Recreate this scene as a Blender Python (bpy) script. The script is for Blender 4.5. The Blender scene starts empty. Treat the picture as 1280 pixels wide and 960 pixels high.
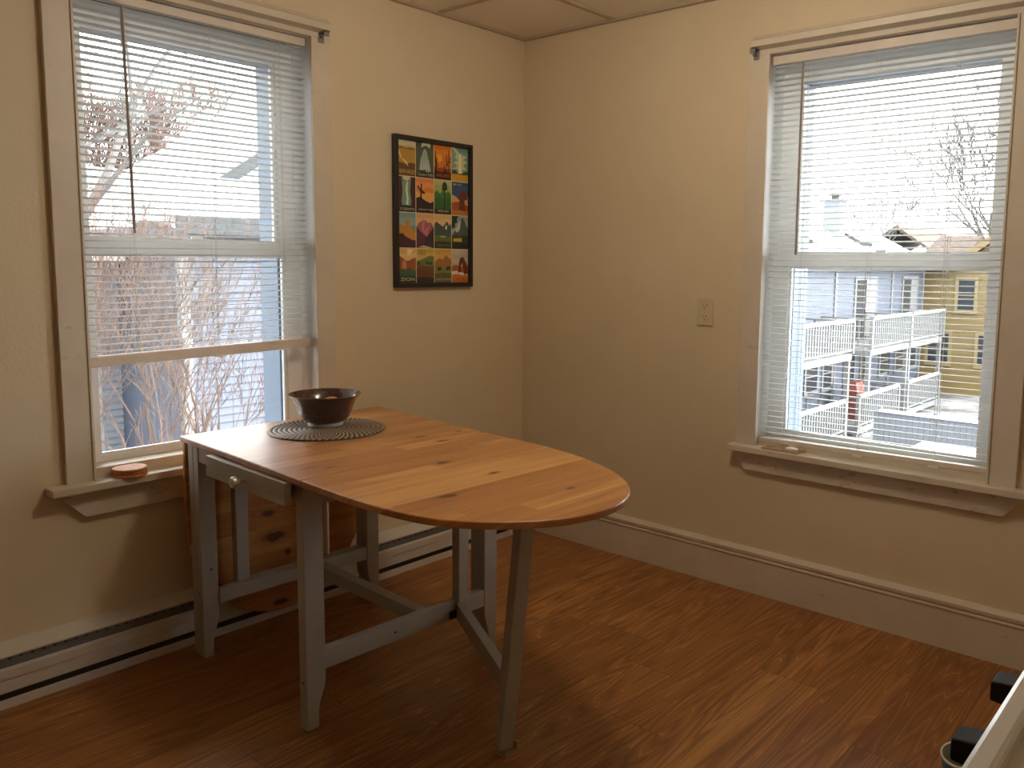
import bpy, bmesh, math, random
from mathutils import Vector, Matrix
C = bpy.context.scene.collection
PI = math.pi
ORG = {}          # world origin of every parent, so parts can be written in room coordinates

# ------------------------------------------------------------------ nodes
def new_mat(name):
    m = bpy.data.materials.new(name); m.use_nodes = True
    nt = m.node_tree
    for n in list(nt.nodes): nt.nodes.remove(n)
    out = nt.nodes.new('ShaderNodeOutputMaterial')
    b = nt.nodes.new('ShaderNodeBsdfPrincipled')
    nt.links.new(b.outputs[0], out.inputs[0])
    return m, nt, b

def N(nt, t, **kw):
    n = nt.nodes.new(t)
    for k, v in kw.items():
        if k.startswith('i_'):
            key = k[2:]
            n.inputs[int(key) if key.isdigit() else key].default_value = v
        else:
            setattr(n, k, v)
    return n

def MA(nt, op, a, b=None, c=None):
    n = nt.nodes.new('ShaderNodeMath'); n.operation = op
    for i, v in enumerate((a, b, c)):
        if v is None: continue
        if isinstance(v, (int, float)): n.inputs[i].default_value = v
        else: nt.links.new(v, n.inputs[i])
    return n.outputs[0]

def MIX(nt, f, a, b, mode='MIX'):
    n = nt.nodes.new('ShaderNodeMix'); n.data_type = 'RGBA'; n.blend_type = mode
    for s, v in ((n.inputs[0], f), (n.inputs[6], a), (n.inputs[7], b)):
        if isinstance(v, (int, float)): s.default_value = v
        elif isinstance(v, tuple): s.default_value = (*v, 1) if len(v) == 3 else v
        else: nt.links.new(v, s)
    return n.outputs[2]

def RAMP(nt, f, stops):
    n = nt.nodes.new('ShaderNodeValToRGB')
    e = n.color_ramp.elements
    while len(e) < len(stops): e.new(.5)
    for k, (p, c) in enumerate(stops):
        e[k].position = p; e[k].color = (*c, 1) if len(c) == 3 else c
    nt.links.new(f, n.inputs[0]); return n.outputs[0]

def COORD(nt, kind='Object'):
    return nt.nodes.new('ShaderNodeTexCoord').outputs[kind]

def MAPV(nt, v, loc=(0, 0, 0), rot=(0, 0, 0), sc=(1, 1, 1)):
    n = nt.nodes.new('ShaderNodeMapping')
    n.inputs[1].default_value = loc; n.inputs[2].default_value = rot; n.inputs[3].default_value = sc
    nt.links.new(v, n.inputs[0]); return n.outputs[0]

def NOISE(nt, v, scale, detail=3, rough=.5, dist=0):
    n = nt.nodes.new('ShaderNodeTexNoise')
    n.inputs['Scale'].default_value = scale; n.inputs['Detail'].default_value = detail
    n.inputs['Roughness'].default_value = rough; n.inputs['Distortion'].default_value = dist
    if v is not None: nt.links.new(v, n.inputs['Vector'])
    return n.outputs[0]

def BUMP(nt, b, h, strength=.2, dist=.002):
    n = nt.nodes.new('ShaderNodeBump'); n.inputs['Strength'].default_value = strength
    n.inputs['Distance'].default_value = dist
    nt.links.new(h, n.inputs['Height']); nt.links.new(n.outputs[0], b.inputs['Normal'])

def simple(name, col, rough=.5, metal=0, var=.06, scale=12, coat=0, spec=None):
    m, nt, b = new_mat(name)
    v = COORD(nt)
    f = NOISE(nt, v, scale, 4, .6)
    lo = tuple(c*(1-var) for c in col); hi = tuple(min(1, c*(1+var)) for c in col)
    nt.links.new(RAMP(nt, f, [(.3, lo), (.7, hi)]), b.inputs['Base Color'])
    b.inputs['Roughness'].default_value = rough; b.inputs['Metallic'].default_value = metal
    if coat:
        b.inputs['Coat Weight'].default_value = coat; b.inputs['Coat Roughness'].default_value = .12
    if spec is not None: b.inputs['Specular IOR Level'].default_value = spec
    return m

M = {}
def wall_mat():
    m, nt, b = new_mat('cream_wall_paint')
    v = COORD(nt)
    f = NOISE(nt, v, 1.7, 4, .6); g = NOISE(nt, v, 90, 3, .6)
    c = RAMP(nt, f, [(.25, (.66, .555, .385)), (.75, (.71, .60, .425))])
    s = NOISE(nt, v, 14, 5, .7)
    c = MIX(nt, RAMP(nt, s, [(.70, (0, 0, 0)), (.80, (.25, .25, .25))]), c, (.50, .39, .23))
    nt.links.new(c, b.inputs['Base Color']); b.inputs['Roughness'].default_value = .55
    b.inputs['Specular IOR Level'].default_value = .3
    BUMP(nt, b, MA(nt, 'ADD', g, MA(nt, 'MULTIPLY', f, 3.)), .25, .003)
    return m
def trim_mat(name='cream_trim_paint', a=(.60, .52, .41), d=(.68, .60, .49), dirt=(.27, .215, .15), amount=.55, hi=.63):
    m, nt, b = new_mat(name)
    v = COORD(nt)
    f = NOISE(nt, v, 5, 4, .6)
    c = RAMP(nt, f, [(.3, a), (.7, d)])
    st = NOISE(nt, MAPV(nt, v, sc=(9, 9, 22)), 1.0, 6, .75)
    c = MIX(nt, RAMP(nt, st, [(hi, (0, 0, 0)), (hi+.07, (amount,)*3)]), c, dirt)
    nt.links.new(c, b.inputs['Base Color']); b.inputs['Roughness'].default_value = .42
    BUMP(nt, b, NOISE(nt, v, 40, 3, .6), .15, .002)
    return m
def floor_mat():
    m, nt, b = new_mat('oak_plank_floor')
    v = COORD(nt)
    sp = nt.nodes.new('ShaderNodeSeparateXYZ'); nt.links.new(v, sp.inputs[0])
    X, Y = sp.outputs[0], sp.outputs[1]
    W, L = .192, 1.21
    r = MA(nt, 'DIVIDE', MA(nt, 'ADD', Y, .043), W); row = MA(nt, 'FLOOR', r); fr = MA(nt, 'FRACT', r)
    wn = N(nt, 'ShaderNodeTexWhiteNoise', noise_dimensions='1D'); nt.links.new(row, wn.inputs['W'])
    cx = MA(nt, 'ADD', MA(nt, 'DIVIDE', X, L), wn.outputs[0]); col = MA(nt, 'FLOOR', cx); fc = MA(nt, 'FRACT', cx)
    w2 = N(nt, 'ShaderNodeTexWhiteNoise', noise_dimensions='2D')
    cv = nt.nodes.new('ShaderNodeCombineXYZ'); nt.links.new(row, cv.inputs[0]); nt.links.new(col, cv.inputs[1])
    nt.links.new(cv.outputs[0], w2.inputs['Vector'])
    rnd = w2.outputs[0]
    cg = nt.nodes.new('ShaderNodeCombineXYZ')
    nt.links.new(MA(nt, 'ADD', MA(nt, 'MULTIPLY', X, .75), MA(nt, 'MULTIPLY', rnd, 37)), cg.inputs[0])
    nt.links.new(MA(nt, 'ADD', MA(nt, 'MULTIPLY', Y, 11), MA(nt, 'MULTIPLY', rnd, 91)), cg.inputs[1])
    g1 = NOISE(nt, cg.outputs[0], 1.0, 2, .45, .25)
    rings = MA(nt, 'FRACT', MA(nt, 'MULTIPLY', g1, 15.0))
    rings = MA(nt, 'ABSOLUTE', MA(nt, 'SUBTRACT', MA(nt, 'MULTIPLY', rings, 2.), 1.))
    g2 = NOISE(nt, MAPV(nt, cg.outputs[0], sc=(4, 13, 1)), 1.0, 5, .7)
    g3 = NOISE(nt, MAPV(nt, cg.outputs[0], sc=(1.2, 1.5, 1)), 1.0, 3, .5)
    base = RAMP(nt, rnd, [(0, (.29, .112, .029)), (.5, (.38, .158, .041)), (1, (.48, .225, .064))])
    c = MIX(nt, RAMP(nt, g3, [(.3, (.55,)*3), (.6, (0, 0, 0))]), base, (.20, .070, .018))
    c = MIX(nt, RAMP(nt, MA(nt, 'MULTIPLY', rings, MA(nt, 'ADD', g2, .25)), [(.08, (.62,)*3), (.42, (0, 0, 0))]), c, (.165, .055, .014))
    c = MIX(nt, RAMP(nt, MA(nt, 'MULTIPLY', MA(nt, 'POWER', rings, 4.), g2), [(.30, (0, 0, 0)), (.55, (.6,)*3)]), c, (.62, .33, .12))
    kn = NOISE(nt, MAPV(nt, cg.outputs[0], sc=(2.2, .9, 1)), 1.1, 2, .4)
    c = MIX(nt, RAMP(nt, kn, [(.72, (0, 0, 0)), (.80, (.7,)*3)]), c, (.08, .028, .01))
    e = MA(nt, 'MINIMUM', MA(nt, 'MULTIPLY', MA(nt, 'MINIMUM', fr, MA(nt, 'SUBTRACT', 1., fr)), W),
           MA(nt, 'MULTIPLY', MA(nt, 'MINIMUM', fc, MA(nt, 'SUBTRACT', 1., fc)), L))
    c = MIX(nt, RAMP(nt, MA(nt, 'MULTIPLY', e, 100), [(.06, (.75,)*3), (.16, (0, 0, 0))]), c, (.055, .02, .01))
    nt.links.new(c, b.inputs['Base Color'])
    nt.links.new(RAMP(nt, g2, [(.3, (.30,)*3), (.7, (.44,)*3)]), b.inputs['Roughness'])
    BUMP(nt, b, MA(nt, 'ADD', g2, MA(nt, 'MULTIPLY', RAMP(nt, MA(nt, 'MULTIPLY', e, 100), [(0, (0,)*3), (.15, (1,)*3)]), 1.2)), .12, .002)
    return m
def pine_mat(name, knots, dark=1.0, plank=.064, seed=0.):
    m, nt, b = new_mat(name)
    v = COORD(nt)
    sp = nt.nodes.new('ShaderNodeSeparateXYZ'); nt.links.new(v, sp.inputs[0])
    X, Y, Z = sp.outputs
    # lamellas run along X; their width is measured across (Y on the flat tops, Z on the hanging leaf)
    A = MA(nt, 'ADD', MA(nt, 'ADD', Y, Z), seed)
    r = MA(nt, 'DIVIDE', A, plank); row = MA(nt, 'FLOOR', r)
    wn = N(nt, 'ShaderNodeTexWhiteNoise', noise_dimensions='1D'); nt.links.new(row, wn.inputs['W'])
    cx = MA(nt, 'FLOOR', MA(nt, 'ADD', MA(nt, 'MULTIPLY', X, .9), MA(nt, 'MULTIPLY', wn.outputs[0], 3)))
    cv = nt.nodes.new('ShaderNodeCombineXYZ'); nt.links.new(row, cv.inputs[0]); nt.links.new(cx, cv.inputs[1])
    w2 = N(nt, 'ShaderNodeTexWhiteNoise', noise_dimensions='2D'); nt.links.new(cv.outputs[0], w2.inputs['Vector'])
    rnd = w2.outputs[0]
    cg = nt.nodes.new('ShaderNodeCombineXYZ')
    nt.links.new(MA(nt, 'ADD', MA(nt, 'MULTIPLY', X, 1.5), MA(nt, 'MULTIPLY', rnd, 50)), cg.inputs[0])
    nt.links.new(MA(nt, 'ADD', MA(nt, 'MULTIPLY', A, 22), MA(nt, 'MULTIPLY', rnd, 70)), cg.inputs[1])
    g = NOISE(nt, cg.outputs[0], 1, 4, .55, .5)
    g2 = NOISE(nt, MAPV(nt, cg.outputs[0], sc=(3, 7, 1)), 1, 4, .65)
    k = dark
    base = RAMP(nt, rnd, [(0, (.38*k, .150*k, .040*k)), (.5, (.50*k, .225*k, .066*k)), (1, (.63*k, .325*k, .11*k))])
    c = MIX(nt, RAMP(nt, g, [(.36, (.7,)*3), (.60, (0, 0, 0))]), base, (.34*k, .125*k, .034*k))
    c = MIX(nt, RAMP(nt, g2, [(.52, (0, 0, 0)), (.72, (.5,)*3)]), c, (.66*k, .36*k, .14*k))
    msk = None
    wob = MA(nt, 'MULTIPLY', MA(nt, 'SUBTRACT', NOISE(nt, v, 40, 2), .5), .9)
    for (kx, ka, rx, ra) in knots:
        dx = MA(nt, 'DIVIDE', MA(nt, 'SUBTRACT', X, kx), rx)
        da = MA(nt, 'DIVIDE', MA(nt, 'SUBTRACT', MA(nt, 'ADD', Y, Z), ka), ra)
        d = MA(nt, 'SQRT', MA(nt, 'ADD', MA(nt, 'MULTIPLY', dx, dx), MA(nt, 'MULTIPLY', da, da)))
        msk = d if msk is None else MA(nt, 'MINIMUM', msk, d)
    if msk is not None:
        q = MA(nt, 'ADD', msk, wob)
        c = MIX(nt, RAMP(nt, MA(nt, 'MULTIPLY', q, .25), [(.20, (.7,)*3), (.5, (0, 0, 0))]), c, (.33*k, .125*k, .04*k))
        c = MIX(nt, RAMP(nt, MA(nt, 'MULTIPLY', q, .5), [(.35, (.95,)*3), (.55, (0, 0, 0))]), c, (.085, .032, .016))
    nt.links.new(c, b.inputs['Base Color'])
    b.inputs['Roughness'].default_value = .38
    b.inputs['Specular IOR Level'].default_value = .6
    b.inputs['Coat Weight'].default_value = .3; b.inputs['Coat Roughness'].default_value = .30
    BUMP(nt, b, g2, .06, .001)
    return m
def tile_mat():
    m, nt, b = new_mat('mineral_ceiling_tile')
    v = COORD(nt)
    f = NOISE(nt, v, 60, 4, .7); g = NOISE(nt, v, 2, 3)
    c = RAMP(nt, g, [(.3, (.78, .70, .60)), (.7, (.83, .76, .66))])
    c = MIX(nt, RAMP(nt, f, [(.62, (0, 0, 0)), (.70, (.6,)*3)]), c, (.42, .34, .26))
    nt.links.new(c, b.inputs['Base Color']); b.inputs['Roughness'].default_value = .9
    BUMP(nt, b, f, .3, .003); return m
def glass_mat():
    m = bpy.data.materials.new('window_glass'); m.use_nodes = True; nt = m.node_tree
    for n in list(nt.nodes): nt.nodes.remove(n)
    out = nt.nodes.new('ShaderNodeOutputMaterial')
    t = nt.nodes.new('ShaderNodeBsdfTransparent'); t.inputs[0].default_value = (.95, .97, .97, 1)
    g = nt.nodes.new('ShaderNodeBsdfGlossy'); g.inputs['Roughness'].default_value = .02
    fr = nt.nodes.new('ShaderNodeFresnel'); fr.inputs[0].default_value = 1.35
    mx = nt.nodes.new('ShaderNodeMixShader')
    nt.links.new(fr.outputs[0], mx.inputs[0]); nt.links.new(t.outputs[0], mx.inputs[1]); nt.links.new(g.outputs[0], mx.inputs[2])
    nt.links.new(mx.outputs[0], out.inputs[0]); return m
def slat_mat():
    m = bpy.data.materials.new('white_blind_slat'); m.use_nodes = True; nt = m.node_tree
    for n in list(nt.nodes): nt.nodes.remove(n)
    out = nt.nodes.new('ShaderNodeOutputMaterial')
    b = nt.nodes.new('ShaderNodeBsdfPrincipled'); b.inputs['Roughness'].default_value = .4
    f = NOISE(nt, COORD(nt), 6, 3)
    nt.links.new(RAMP(nt, f, [(.3, (.85, .86, .85)), (.7, (.90, .91, .90))]), b.inputs['Base Color'])
    tr = nt.nodes.new('ShaderNodeBsdfTranslucent'); tr.inputs[0].default_value = (.86, .88, .88, 1)
    mx = nt.nodes.new('ShaderNodeMixShader'); mx.inputs[0].default_value = .32
    nt.links.new(b.outputs[0], mx.inputs[1]); nt.links.new(tr.outputs[0], mx.inputs[2])
    nt.links.new(mx.outputs[0], out.inputs[0]); return m
def attr_mat(name, rough=.6):
    m, nt, b = new_mat(name)
    a = nt.nodes.new('ShaderNodeAttribute'); a.attribute_name = 'ink'
    nz = NOISE(nt, COORD(nt), 260, 2, .6)
    c = MIX(nt, .12, a.outputs['Color'], RAMP(nt, nz, [(.3, (.2,)*3), (.7, (.9,)*3)]), 'SOFT_LIGHT')
    nt.links.new(c, b.inputs['Base Color']); b.inputs['Roughness'].default_value = rough
    return m
def rattan_mat():
    m, nt, b = new_mat('woven_rattan')
    v = COORD(nt)
    sp = nt.nodes.new('ShaderNodeSeparateXYZ'); nt.links.new(v, sp.inputs[0])
    r = MA(nt, 'SQRT', MA(nt, 'ADD', MA(nt, 'MULTIPLY', sp.outputs[0], sp.outputs[0]), MA(nt, 'MULTIPLY', sp.outputs[1], sp.outputs[1])))
    a = MA(nt, 'ARCTAN2', sp.outputs[1], sp.outputs[0])
    ring = MA(nt, 'DIVIDE', r, .0157)
    k = MA(nt, 'FLOOR', ring)
    st = MA(nt, 'FRACT', MA(nt, 'ADD', MA(nt, 'MULTIPLY', a, 60/(2*PI)), MA(nt, 'MULTIPLY', ring, .55)))
    n = NOISE(nt, v, 60, 3)
    s = MA(nt, 'ADD', st, MA(nt, 'MULTIPLY', MA(nt, 'SUBTRACT', n, .5), .35))
    c = RAMP(nt, s, [(.34, (.030, .016, .010)), (.46, (.30, .20, .12)), (.80, (.56, .44, .31)), (.95, (.04, .022, .013))])
    fr = MA(nt, 'FRACT', ring); ed = MA(nt, 'MINIMUM', fr, MA(nt, 'SUBTRACT', 1., fr))
    c = MIX(nt, RAMP(nt, ed, [(.06, (.85,)*3), (.20, (0, 0, 0))]), c, (.030, .016, .010))
    nt.links.new(c, b.inputs['Base Color']); b.inputs['Roughness'].default_value = .5
    return m
def siding(name, col):
    return simple(name, col, .6, var=.05, scale=3)
def snow_mat():
    m, nt, b = new_mat('snow')
    v = COORD(nt)
    f = NOISE(nt, v, .8, 5, .6)
    nt.links.new(RAMP(nt, f, [(.35, (.62, .65, .70)), (.6, (.78, .80, .83))]), b.inputs['Base Color'])
    b.inputs['Roughness'].default_value = .8; BUMP(nt, b, f, .3, .1); return m
def ground_mat():
    m, nt, b = new_mat('patchy_snow_ground')
    v = COORD(nt)
    f = NOISE(nt, v, .5, 6, .65)
    nt.links.new(RAMP(nt, f, [(.36, (.05, .042, .034)), (.47, (.12, .12, .122)), (.66, (.30, .31, .33))]), b.inputs['Base Color'])
    b.inputs['Roughness'].default_value = .85; return m

M['wall'] = wall_mat(); M['trim'] = trim_mat(); M['floor'] = floor_mat(); M['tile'] = tile_mat()
M['apron'] = trim_mat('scuffed_trim_paint', dirt=(.20, .155, .11), amount=.6, hi=.585)
M['heater'] = trim_mat('heater_enamel', (.62, .57, .51), (.68, .63, .57), (.40, .34, .28), .4)
M['grid'] = simple('ceiling_grid_paint', (.46, .37, .27), .5)
M['vinyl'] = simple('white_vinyl', (.86, .87, .88), .35, var=.03)
M['blue_vinyl'] = simple('pale_blue_exterior_trim', (.085, .125, .19), .5)
M['glass'] = glass_mat(); M['slat'] = slat_mat()
M['rail'] = simple('ivory_blind_rail', (.70, .62, .54), .4)
M['cord'] = simple('blind_cord', (.72, .70, .66), .7)
M['wand'] = simple('grey_wand', (.30, .24, .21), .35)
M['grey_paint'] = simple('grey_lacquer', (.41, .385, .345), .42, var=.04, scale=20)
M['knob'] = simple('pale_metal_knob', (.62, .57, .52), .28, .5)
M['dark_metal'] = simple('dark_steel', (.06, .05, .045), .4, .6)
M['grille'] = simple('grey_galvanised_steel', (.22, .225, .225), .5, .4)
M['gap'] = simple('dark_recess', (.075, .062, .052), .8)
M['frame'] = simple('black_frame_wood', (.018, .015, .014), .38)
M['print'] = attr_mat('poster_print')
M['glaze'] = simple('brown_glaze', (.062, .019, .009), .10, var=.35, scale=9, coat=1)
M['stoneware'] = simple('bare_stoneware', (.47, .43, .39), .7)
M['rattan'] = rattan_mat()
M['fruit'] = simple('tan_skin', (.62, .28, .10), .45, var=.15)
M['cork'] = simple('orange_wood', (.62, .255, .095), .6, var=.18, scale=45)
M['card'] = simple('brown_card', (.44, .285, .155), .8, var=.1, scale=30)
M['white'] = simple('white_plastic', (.80, .78, .74), .45, var=.02)
M['plate'] = simple('ivory_plate', (.62, .52, .36), .38, var=.02)
M['slot'] = simple('dark_slot', (.05, .028, .015), .7)
M['enamel'] = simple('white_enamel', (.74, .71, .67), .22, var=.03, coat=.4)
M['black'] = simple('black_plastic', (.012, .011, .011), .6, spec=.15)
M['teal'] = simple('teal_plastic', (.02, .31, .48), .35, var=.15)
M['liner'] = simple('grey_green_liner', (.34, .36, .30), .6)
M['steel'] = simple('zinc_bracket', (.30, .31, .31), .4, .8)
M['lamp'] = None
M['blue_siding'] = siding('blue_siding', (.058, .071, .104))
M['pale_blue'] = siding('pale_blue_siding', (.125, .138, .165))
M['yellow_siding'] = siding('yellow_siding', (.15, .105, .038))
M['yellow_trim'] = simple('cream_exterior_trim', (.20, .16, .085), .5)
M['ext_white'] = simple('white_exterior_trim', (.15, .155, .16), .5)
M['ext_glass'] = simple('dark_pane', (.03, .033, .04), .15)
M['slate'] = simple('grey_slate', (.036, .041, .048), .8, var=.2)
M['shingle'] = simple('brown_shingle', (.075, .052, .042), .9, var=.3, scale=5)
M['brick'] = simple('red_brick', (.10, .038, .03), .9, var=.2, scale=7)
M['snow'] = snow_mat(); M['ground'] = ground_mat()
M['bark'] = simple('brown_bark', (.085, .058, .048), .9, var=.25, scale=6)
M['redtwig'] = simple('reddish_twig', (.11, .058, .046), .9, var=.25, scale=3)
M['greybark'] = simple('grey_bark', (.085, .08, .077), .9, var=.2, scale=5)
M['redcloth'] = simple('red_cover', (.15, .04, .032), .7)

# ------------------------------------------------------------------ mesh builder
class MB:
    def __init__(s): s.v = []; s.f = []; s.m = []; s.c = []
    def add(s, vs, fs, mi=0, col=None):
        o = len(s.v); s.v += [tuple(p) for p in vs]
        for f in fs:
            s.f.append(tuple(i+o for i in f)); s.m.append(mi); s.c.append(col)
        return s
    def box(s, x0, x1, y0, y1, z0, z1, mi=0, T=None):
        vs = [(x, y, z) for x in (x0, x1) for y in (y0, y1) for z in (z0, z1)]
        if T: vs = [T(*p) for p in vs]
        return s.add(vs, [(0, 1, 3, 2), (4, 6, 7, 5), (0, 4, 5, 1), (2, 3, 7, 6), (0, 2, 6, 4), (1, 5, 7, 3)], mi)
    def hexa(s, bot, top, mi=0):
        n = len(bot)
        return s.add(list(bot)+list(top), [tuple(range(n))[::-1], tuple(range(n, 2*n))] +
                     [(i, (i+1) % n, n+(i+1) % n, n+i) for i in range(n)], mi)
    def tube(s, pts, rad, n=6, mi=0, cap=True):
        pts = [Vector(p) for p in pts]; o = len(s.v); rings = []
        ref = None
        for i, p in enumerate(pts):
            d = (pts[min(i+1, len(pts)-1)]-pts[max(i-1, 0)])
            if d.length < 1e-9: d = Vector((0, 0, 1))
            d.normalize()
            if ref is None or abs(ref.dot(d)) > .95: ref = Vector((1, 0, 0)) if abs(d.x) < .8 else Vector((0, 1, 0))
            a = d.cross(ref).normalized(); b = d.cross(a)
            r = rad[i] if isinstance(rad, (list, tuple)) else rad
            for k in range(n):
                t = 2*PI*k/n; s.v.append(tuple(p+a*(r*math.cos(t))+b*(r*math.sin(t))))
        for i in range(len(pts)-1):
            for k in range(n):
                k2 = (k+1) % n
                s.f.append((o+i*n+k, o+i*n+k2, o+(i+1)*n+k2, o+(i+1)*n+k)); s.m.append(mi); s.c.append(None)
        if cap:
            s.f.append(tuple(o+k for k in range(n))[::-1]); s.m.append(mi); s.c.append(None)
            e = o+(len(pts)-1)*n
            s.f.append(tuple(e+k for k in range(n))); s.m.append(mi); s.c.append(None)
        return s
    def lathe(s, prof, cen=(0, 0, 0), n=48, mi=0, sx=1, sy=1, cap=True):
        o = len(s.v)
        for r, z in prof:
            for k in range(n):
                t = 2*PI*k/n; s.v.append((cen[0]+sx*r*math.cos(t), cen[1]+sy*r*math.sin(t), cen[2]+z))
        for i in range(len(prof)-1):
            for k in range(n):
                k2 = (k+1) % n
                s.f.append((o+i*n+k, o+i*n+k2, o+(i+1)*n+k2, o+(i+1)*n+k)); s.m.append(mi); s.c.append(None)
        if not cap: return s
        s.f.append(tuple(o+k for k in range(n))[::-1]); s.m.append(mi); s.c.append(None)
        e = o+(len(prof)-1)*n
        s.f.append(tuple(e+k for k in range(n))); s.m.append(mi); s.c.append(None)
        return s
    def build(s, name, mat, parent=None, org=None, bevel=0, smooth=False, recalc=True, ink=False):
        if org is None: org = ORG.get(parent.name, (0, 0, 0)) if parent is not None else (0, 0, 0)
        me = bpy.data.meshes.new(name)
        me.from_pydata([(p[0]-org[0], p[1]-org[1], p[2]-org[2]) for p in s.v], [], s.f)
        for m in (mat if isinstance(mat, (list, tuple)) else [mat]): me.materials.append(m)
        for p, mi in zip(me.polygons, s.m): p.material_index = mi; p.use_smooth = smooth
        if ink:
            at = me.color_attributes.new('ink', 'FLOAT_COLOR', 'CORNER')
            for p, c in zip(me.polygons, s.c):
                for li in p.loop_indices: at.data[li].color = (*(c or (1, 1, 1)), 1)
        if recalc:
            bm = bmesh.new(); bm.from_mesh(me); bmesh.ops.recalc_face_normals(bm, faces=bm.faces); bm.to_mesh(me); bm.free()
        o = bpy.data.objects.new(name, me); C.objects.link(o)
        if parent is not None: o.parent = parent; ORG[o.name] = org
        else: o.location = org; ORG[o.name] = org
        if bevel:
            b = o.modifiers.new('edge', 'BEVEL'); b.width = bevel; b.segments = 2; b.limit_method = 'ANGLE'; b.angle_limit = .6
        if smooth:
            w = o.modifiers.new('split', 'EDGE_SPLIT'); w.split_angle = .7
        return o

def empty(name, loc, rz=0):
    o = bpy.data.objects.new(name, None); C.objects.link(o); o.location = loc; o.rotation_euler = (0, 0, rz)
    o.empty_display_size = .1
    ORG[o.name] = (0, 0, 0) if rz else tuple(loc)
    return o
def tag(o, label=None, cat=None, group=None, kind=None):
    if label: o['label'] = label
    if cat: o['category'] = cat
    if group: o['group'] = group
    if kind: o['kind'] = kind
    return o
def B(*a, **k): return MB().box(*a, **k)

# ------------------------------------------------------------------ camera
f_, yaw, pit, rol = 1047.357, .696923, .110705, .012866
CAM = Vector((-2.915773, -2.734836, 1.28))
fw = Vector((math.cos(yaw)*math.cos(pit), math.sin(yaw)*math.cos(pit), -math.sin(pit)))
r0 = Vector((math.sin(yaw), -math.cos(yaw), 0)); u0 = r0.cross(fw)
rt = r0*math.cos(rol)+u0*math.sin(rol); up = -r0*math.sin(rol)+u0*math.cos(rol)
cd = bpy.data.cameras.new('camera'); cam = bpy.data.objects.new('camera', cd); C.objects.link(cam)
cam.matrix_world = Matrix(((rt.x, up.x, -fw.x, CAM.x), (rt.y, up.y, -fw.y, CAM.y), (rt.z, up.z, -fw.z, CAM.z), (0, 0, 0, 1)))
cd.sensor_width = 36; cd.lens = f_/1280*36; cd.shift_x = -72.04/1280; cd.shift_y = -34.97/1280
cd.clip_start = .02; cd.clip_end = 400
bpy.context.scene.camera = cam

# ------------------------------------------------------------------ room shell
RX0, RY0, CH = -4.7, -3.32, 2.30
tag(B(RX0-.1, .1, RY0-1.6, .1, -.12, 0).build('floor', M['floor']), kind='structure')
# window openings
LW = dict(s0=-1.929, s1=-1.131, z0=.60, z1=2.075)
RW = dict(s0=-2.078, s1=-1.242, z0=.588, z1=2.05)
WT = .16
def holed_wall(name, T, a0, a1, zb, zt, holes):
    mb = MB(); cur = a0
    for (h0, h1, hz0, hz1) in holes:
        mb.box(cur, h0, 0, WT, zb, zt, T=T)
        mb.box(h0, h1, 0, WT, zb, hz0, T=T); mb.box(h0, h1, 0, WT, hz1, zt, T=T)
        cur = h1
    mb.box(cur, a1, 0, WT, zb, zt, T=T)
    o = mb.build(name, M['wall'])
    bm = bmesh.new(); bm.from_mesh(o.data); bmesh.ops.remove_doubles(bm, verts=bm.verts, dist=1e-5); bm.to_mesh(o.data); bm.free()
    return tag(o, kind='structure')
TL = lambda s, d, z: (s, d, z)
TR = lambda s, d, z: (d, s, z)
holed_wall('wall_left', TL, RX0, 0, -.12, CH+.2, [(LW['s0']-.012, LW['s1']+.012, LW['z0']-.05, LW['z1']+.012)])
holed_wall('wall_right', TR, RY0, .16, -.12, CH+.2, [(RW['s0']-.012, RW['s1']+.012, RW['z0']-.05, RW['z1']+.012)])
TBk = lambda s, d, z: (s, RY0-d, z)
holed_wall('wall_back', TBk, RX0, .16, -.12, CH+.2, [(-3.75, -2.62, -.1, 2.03)])
TF = lambda s, d, z: (RX0-d, s, z)
holed_wall('wall_far', TF, RY0, .16, -.12, CH+.2, [])
# passage behind the doorway the picture is taken from
mb = MB(); mb.box(-4.0, -2.4, RY0-1.7, RY0-1.6, -.12, 2.3); mb.box(-4.1, -4.0, RY0-1.7, RY0-WT, -.12, 2.3)
mb.box(-2.4, -2.3, RY0-1.7, RY0-WT, -.12, 2.3)
tag(mb.build('wall_passage', M['wall']), kind='structure')
tag(B(-4.1, -2.3, RY0-1.7, RY0-WT, 2.3, 2.4).build('ceiling_passage', M['tile']), kind='structure')
tag(B(RX0-.1, .16, RY0-.16, .16, CH, CH+.1).build('ceiling', M['tile']), kind='structure')
g = MB(); gx = [-.53-.61*k for k in range(8)]; gy = [-.52-.61*k for k in range(5)]
for x in gx: g.box(x-.012, x+.012, RY0, 0, CH-.006, CH+.002)
for y in gy: g.box(RX0, 0, y-.012, y+.012, CH-.0062, CH+.002)
tag(g.build('trim_1', M['grid']), kind='structure')
g = MB(); g.box(RX0, 0, -.022, 0, CH-.012, CH); g.box(-.022, 0, RY0, -.022, CH-.012, CH)
tag(g.build('trim_2', M['grid']), kind='structure')
# baseboard on the right wall: tall board, bead, cap
def ext_profile(prof, a0, a1, T, name, mat):
    n = len(prof); mb = MB()
    mb.add([T(a0, -d, z) for d, z in prof]+[T(a1, -d, z) for d, z in prof],
           [(i, (i+1) % n, n+(i+1) % n, n+i) for i in range(n)]+[tuple(range(n)), tuple(range(n, 2*n))[::-1]])
    return mb.build(name, mat)
bprof = [(0, 0), (.020, 0), (.020, .134), (.024, .138), (.024, .143), (.019, .146), (.019, .150), (.025, .155),
         (.026, .166), (.018, .171), (.011, .176), (0, .178)]
tag(ext_profile(bprof, RY0, 0, TR, 'baseboard_right', M['trim']), kind='structure')
tag(ext_profile(bprof, -.145, -.026, TL, 'baseboard_left', M['trim']), kind='structure')

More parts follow.
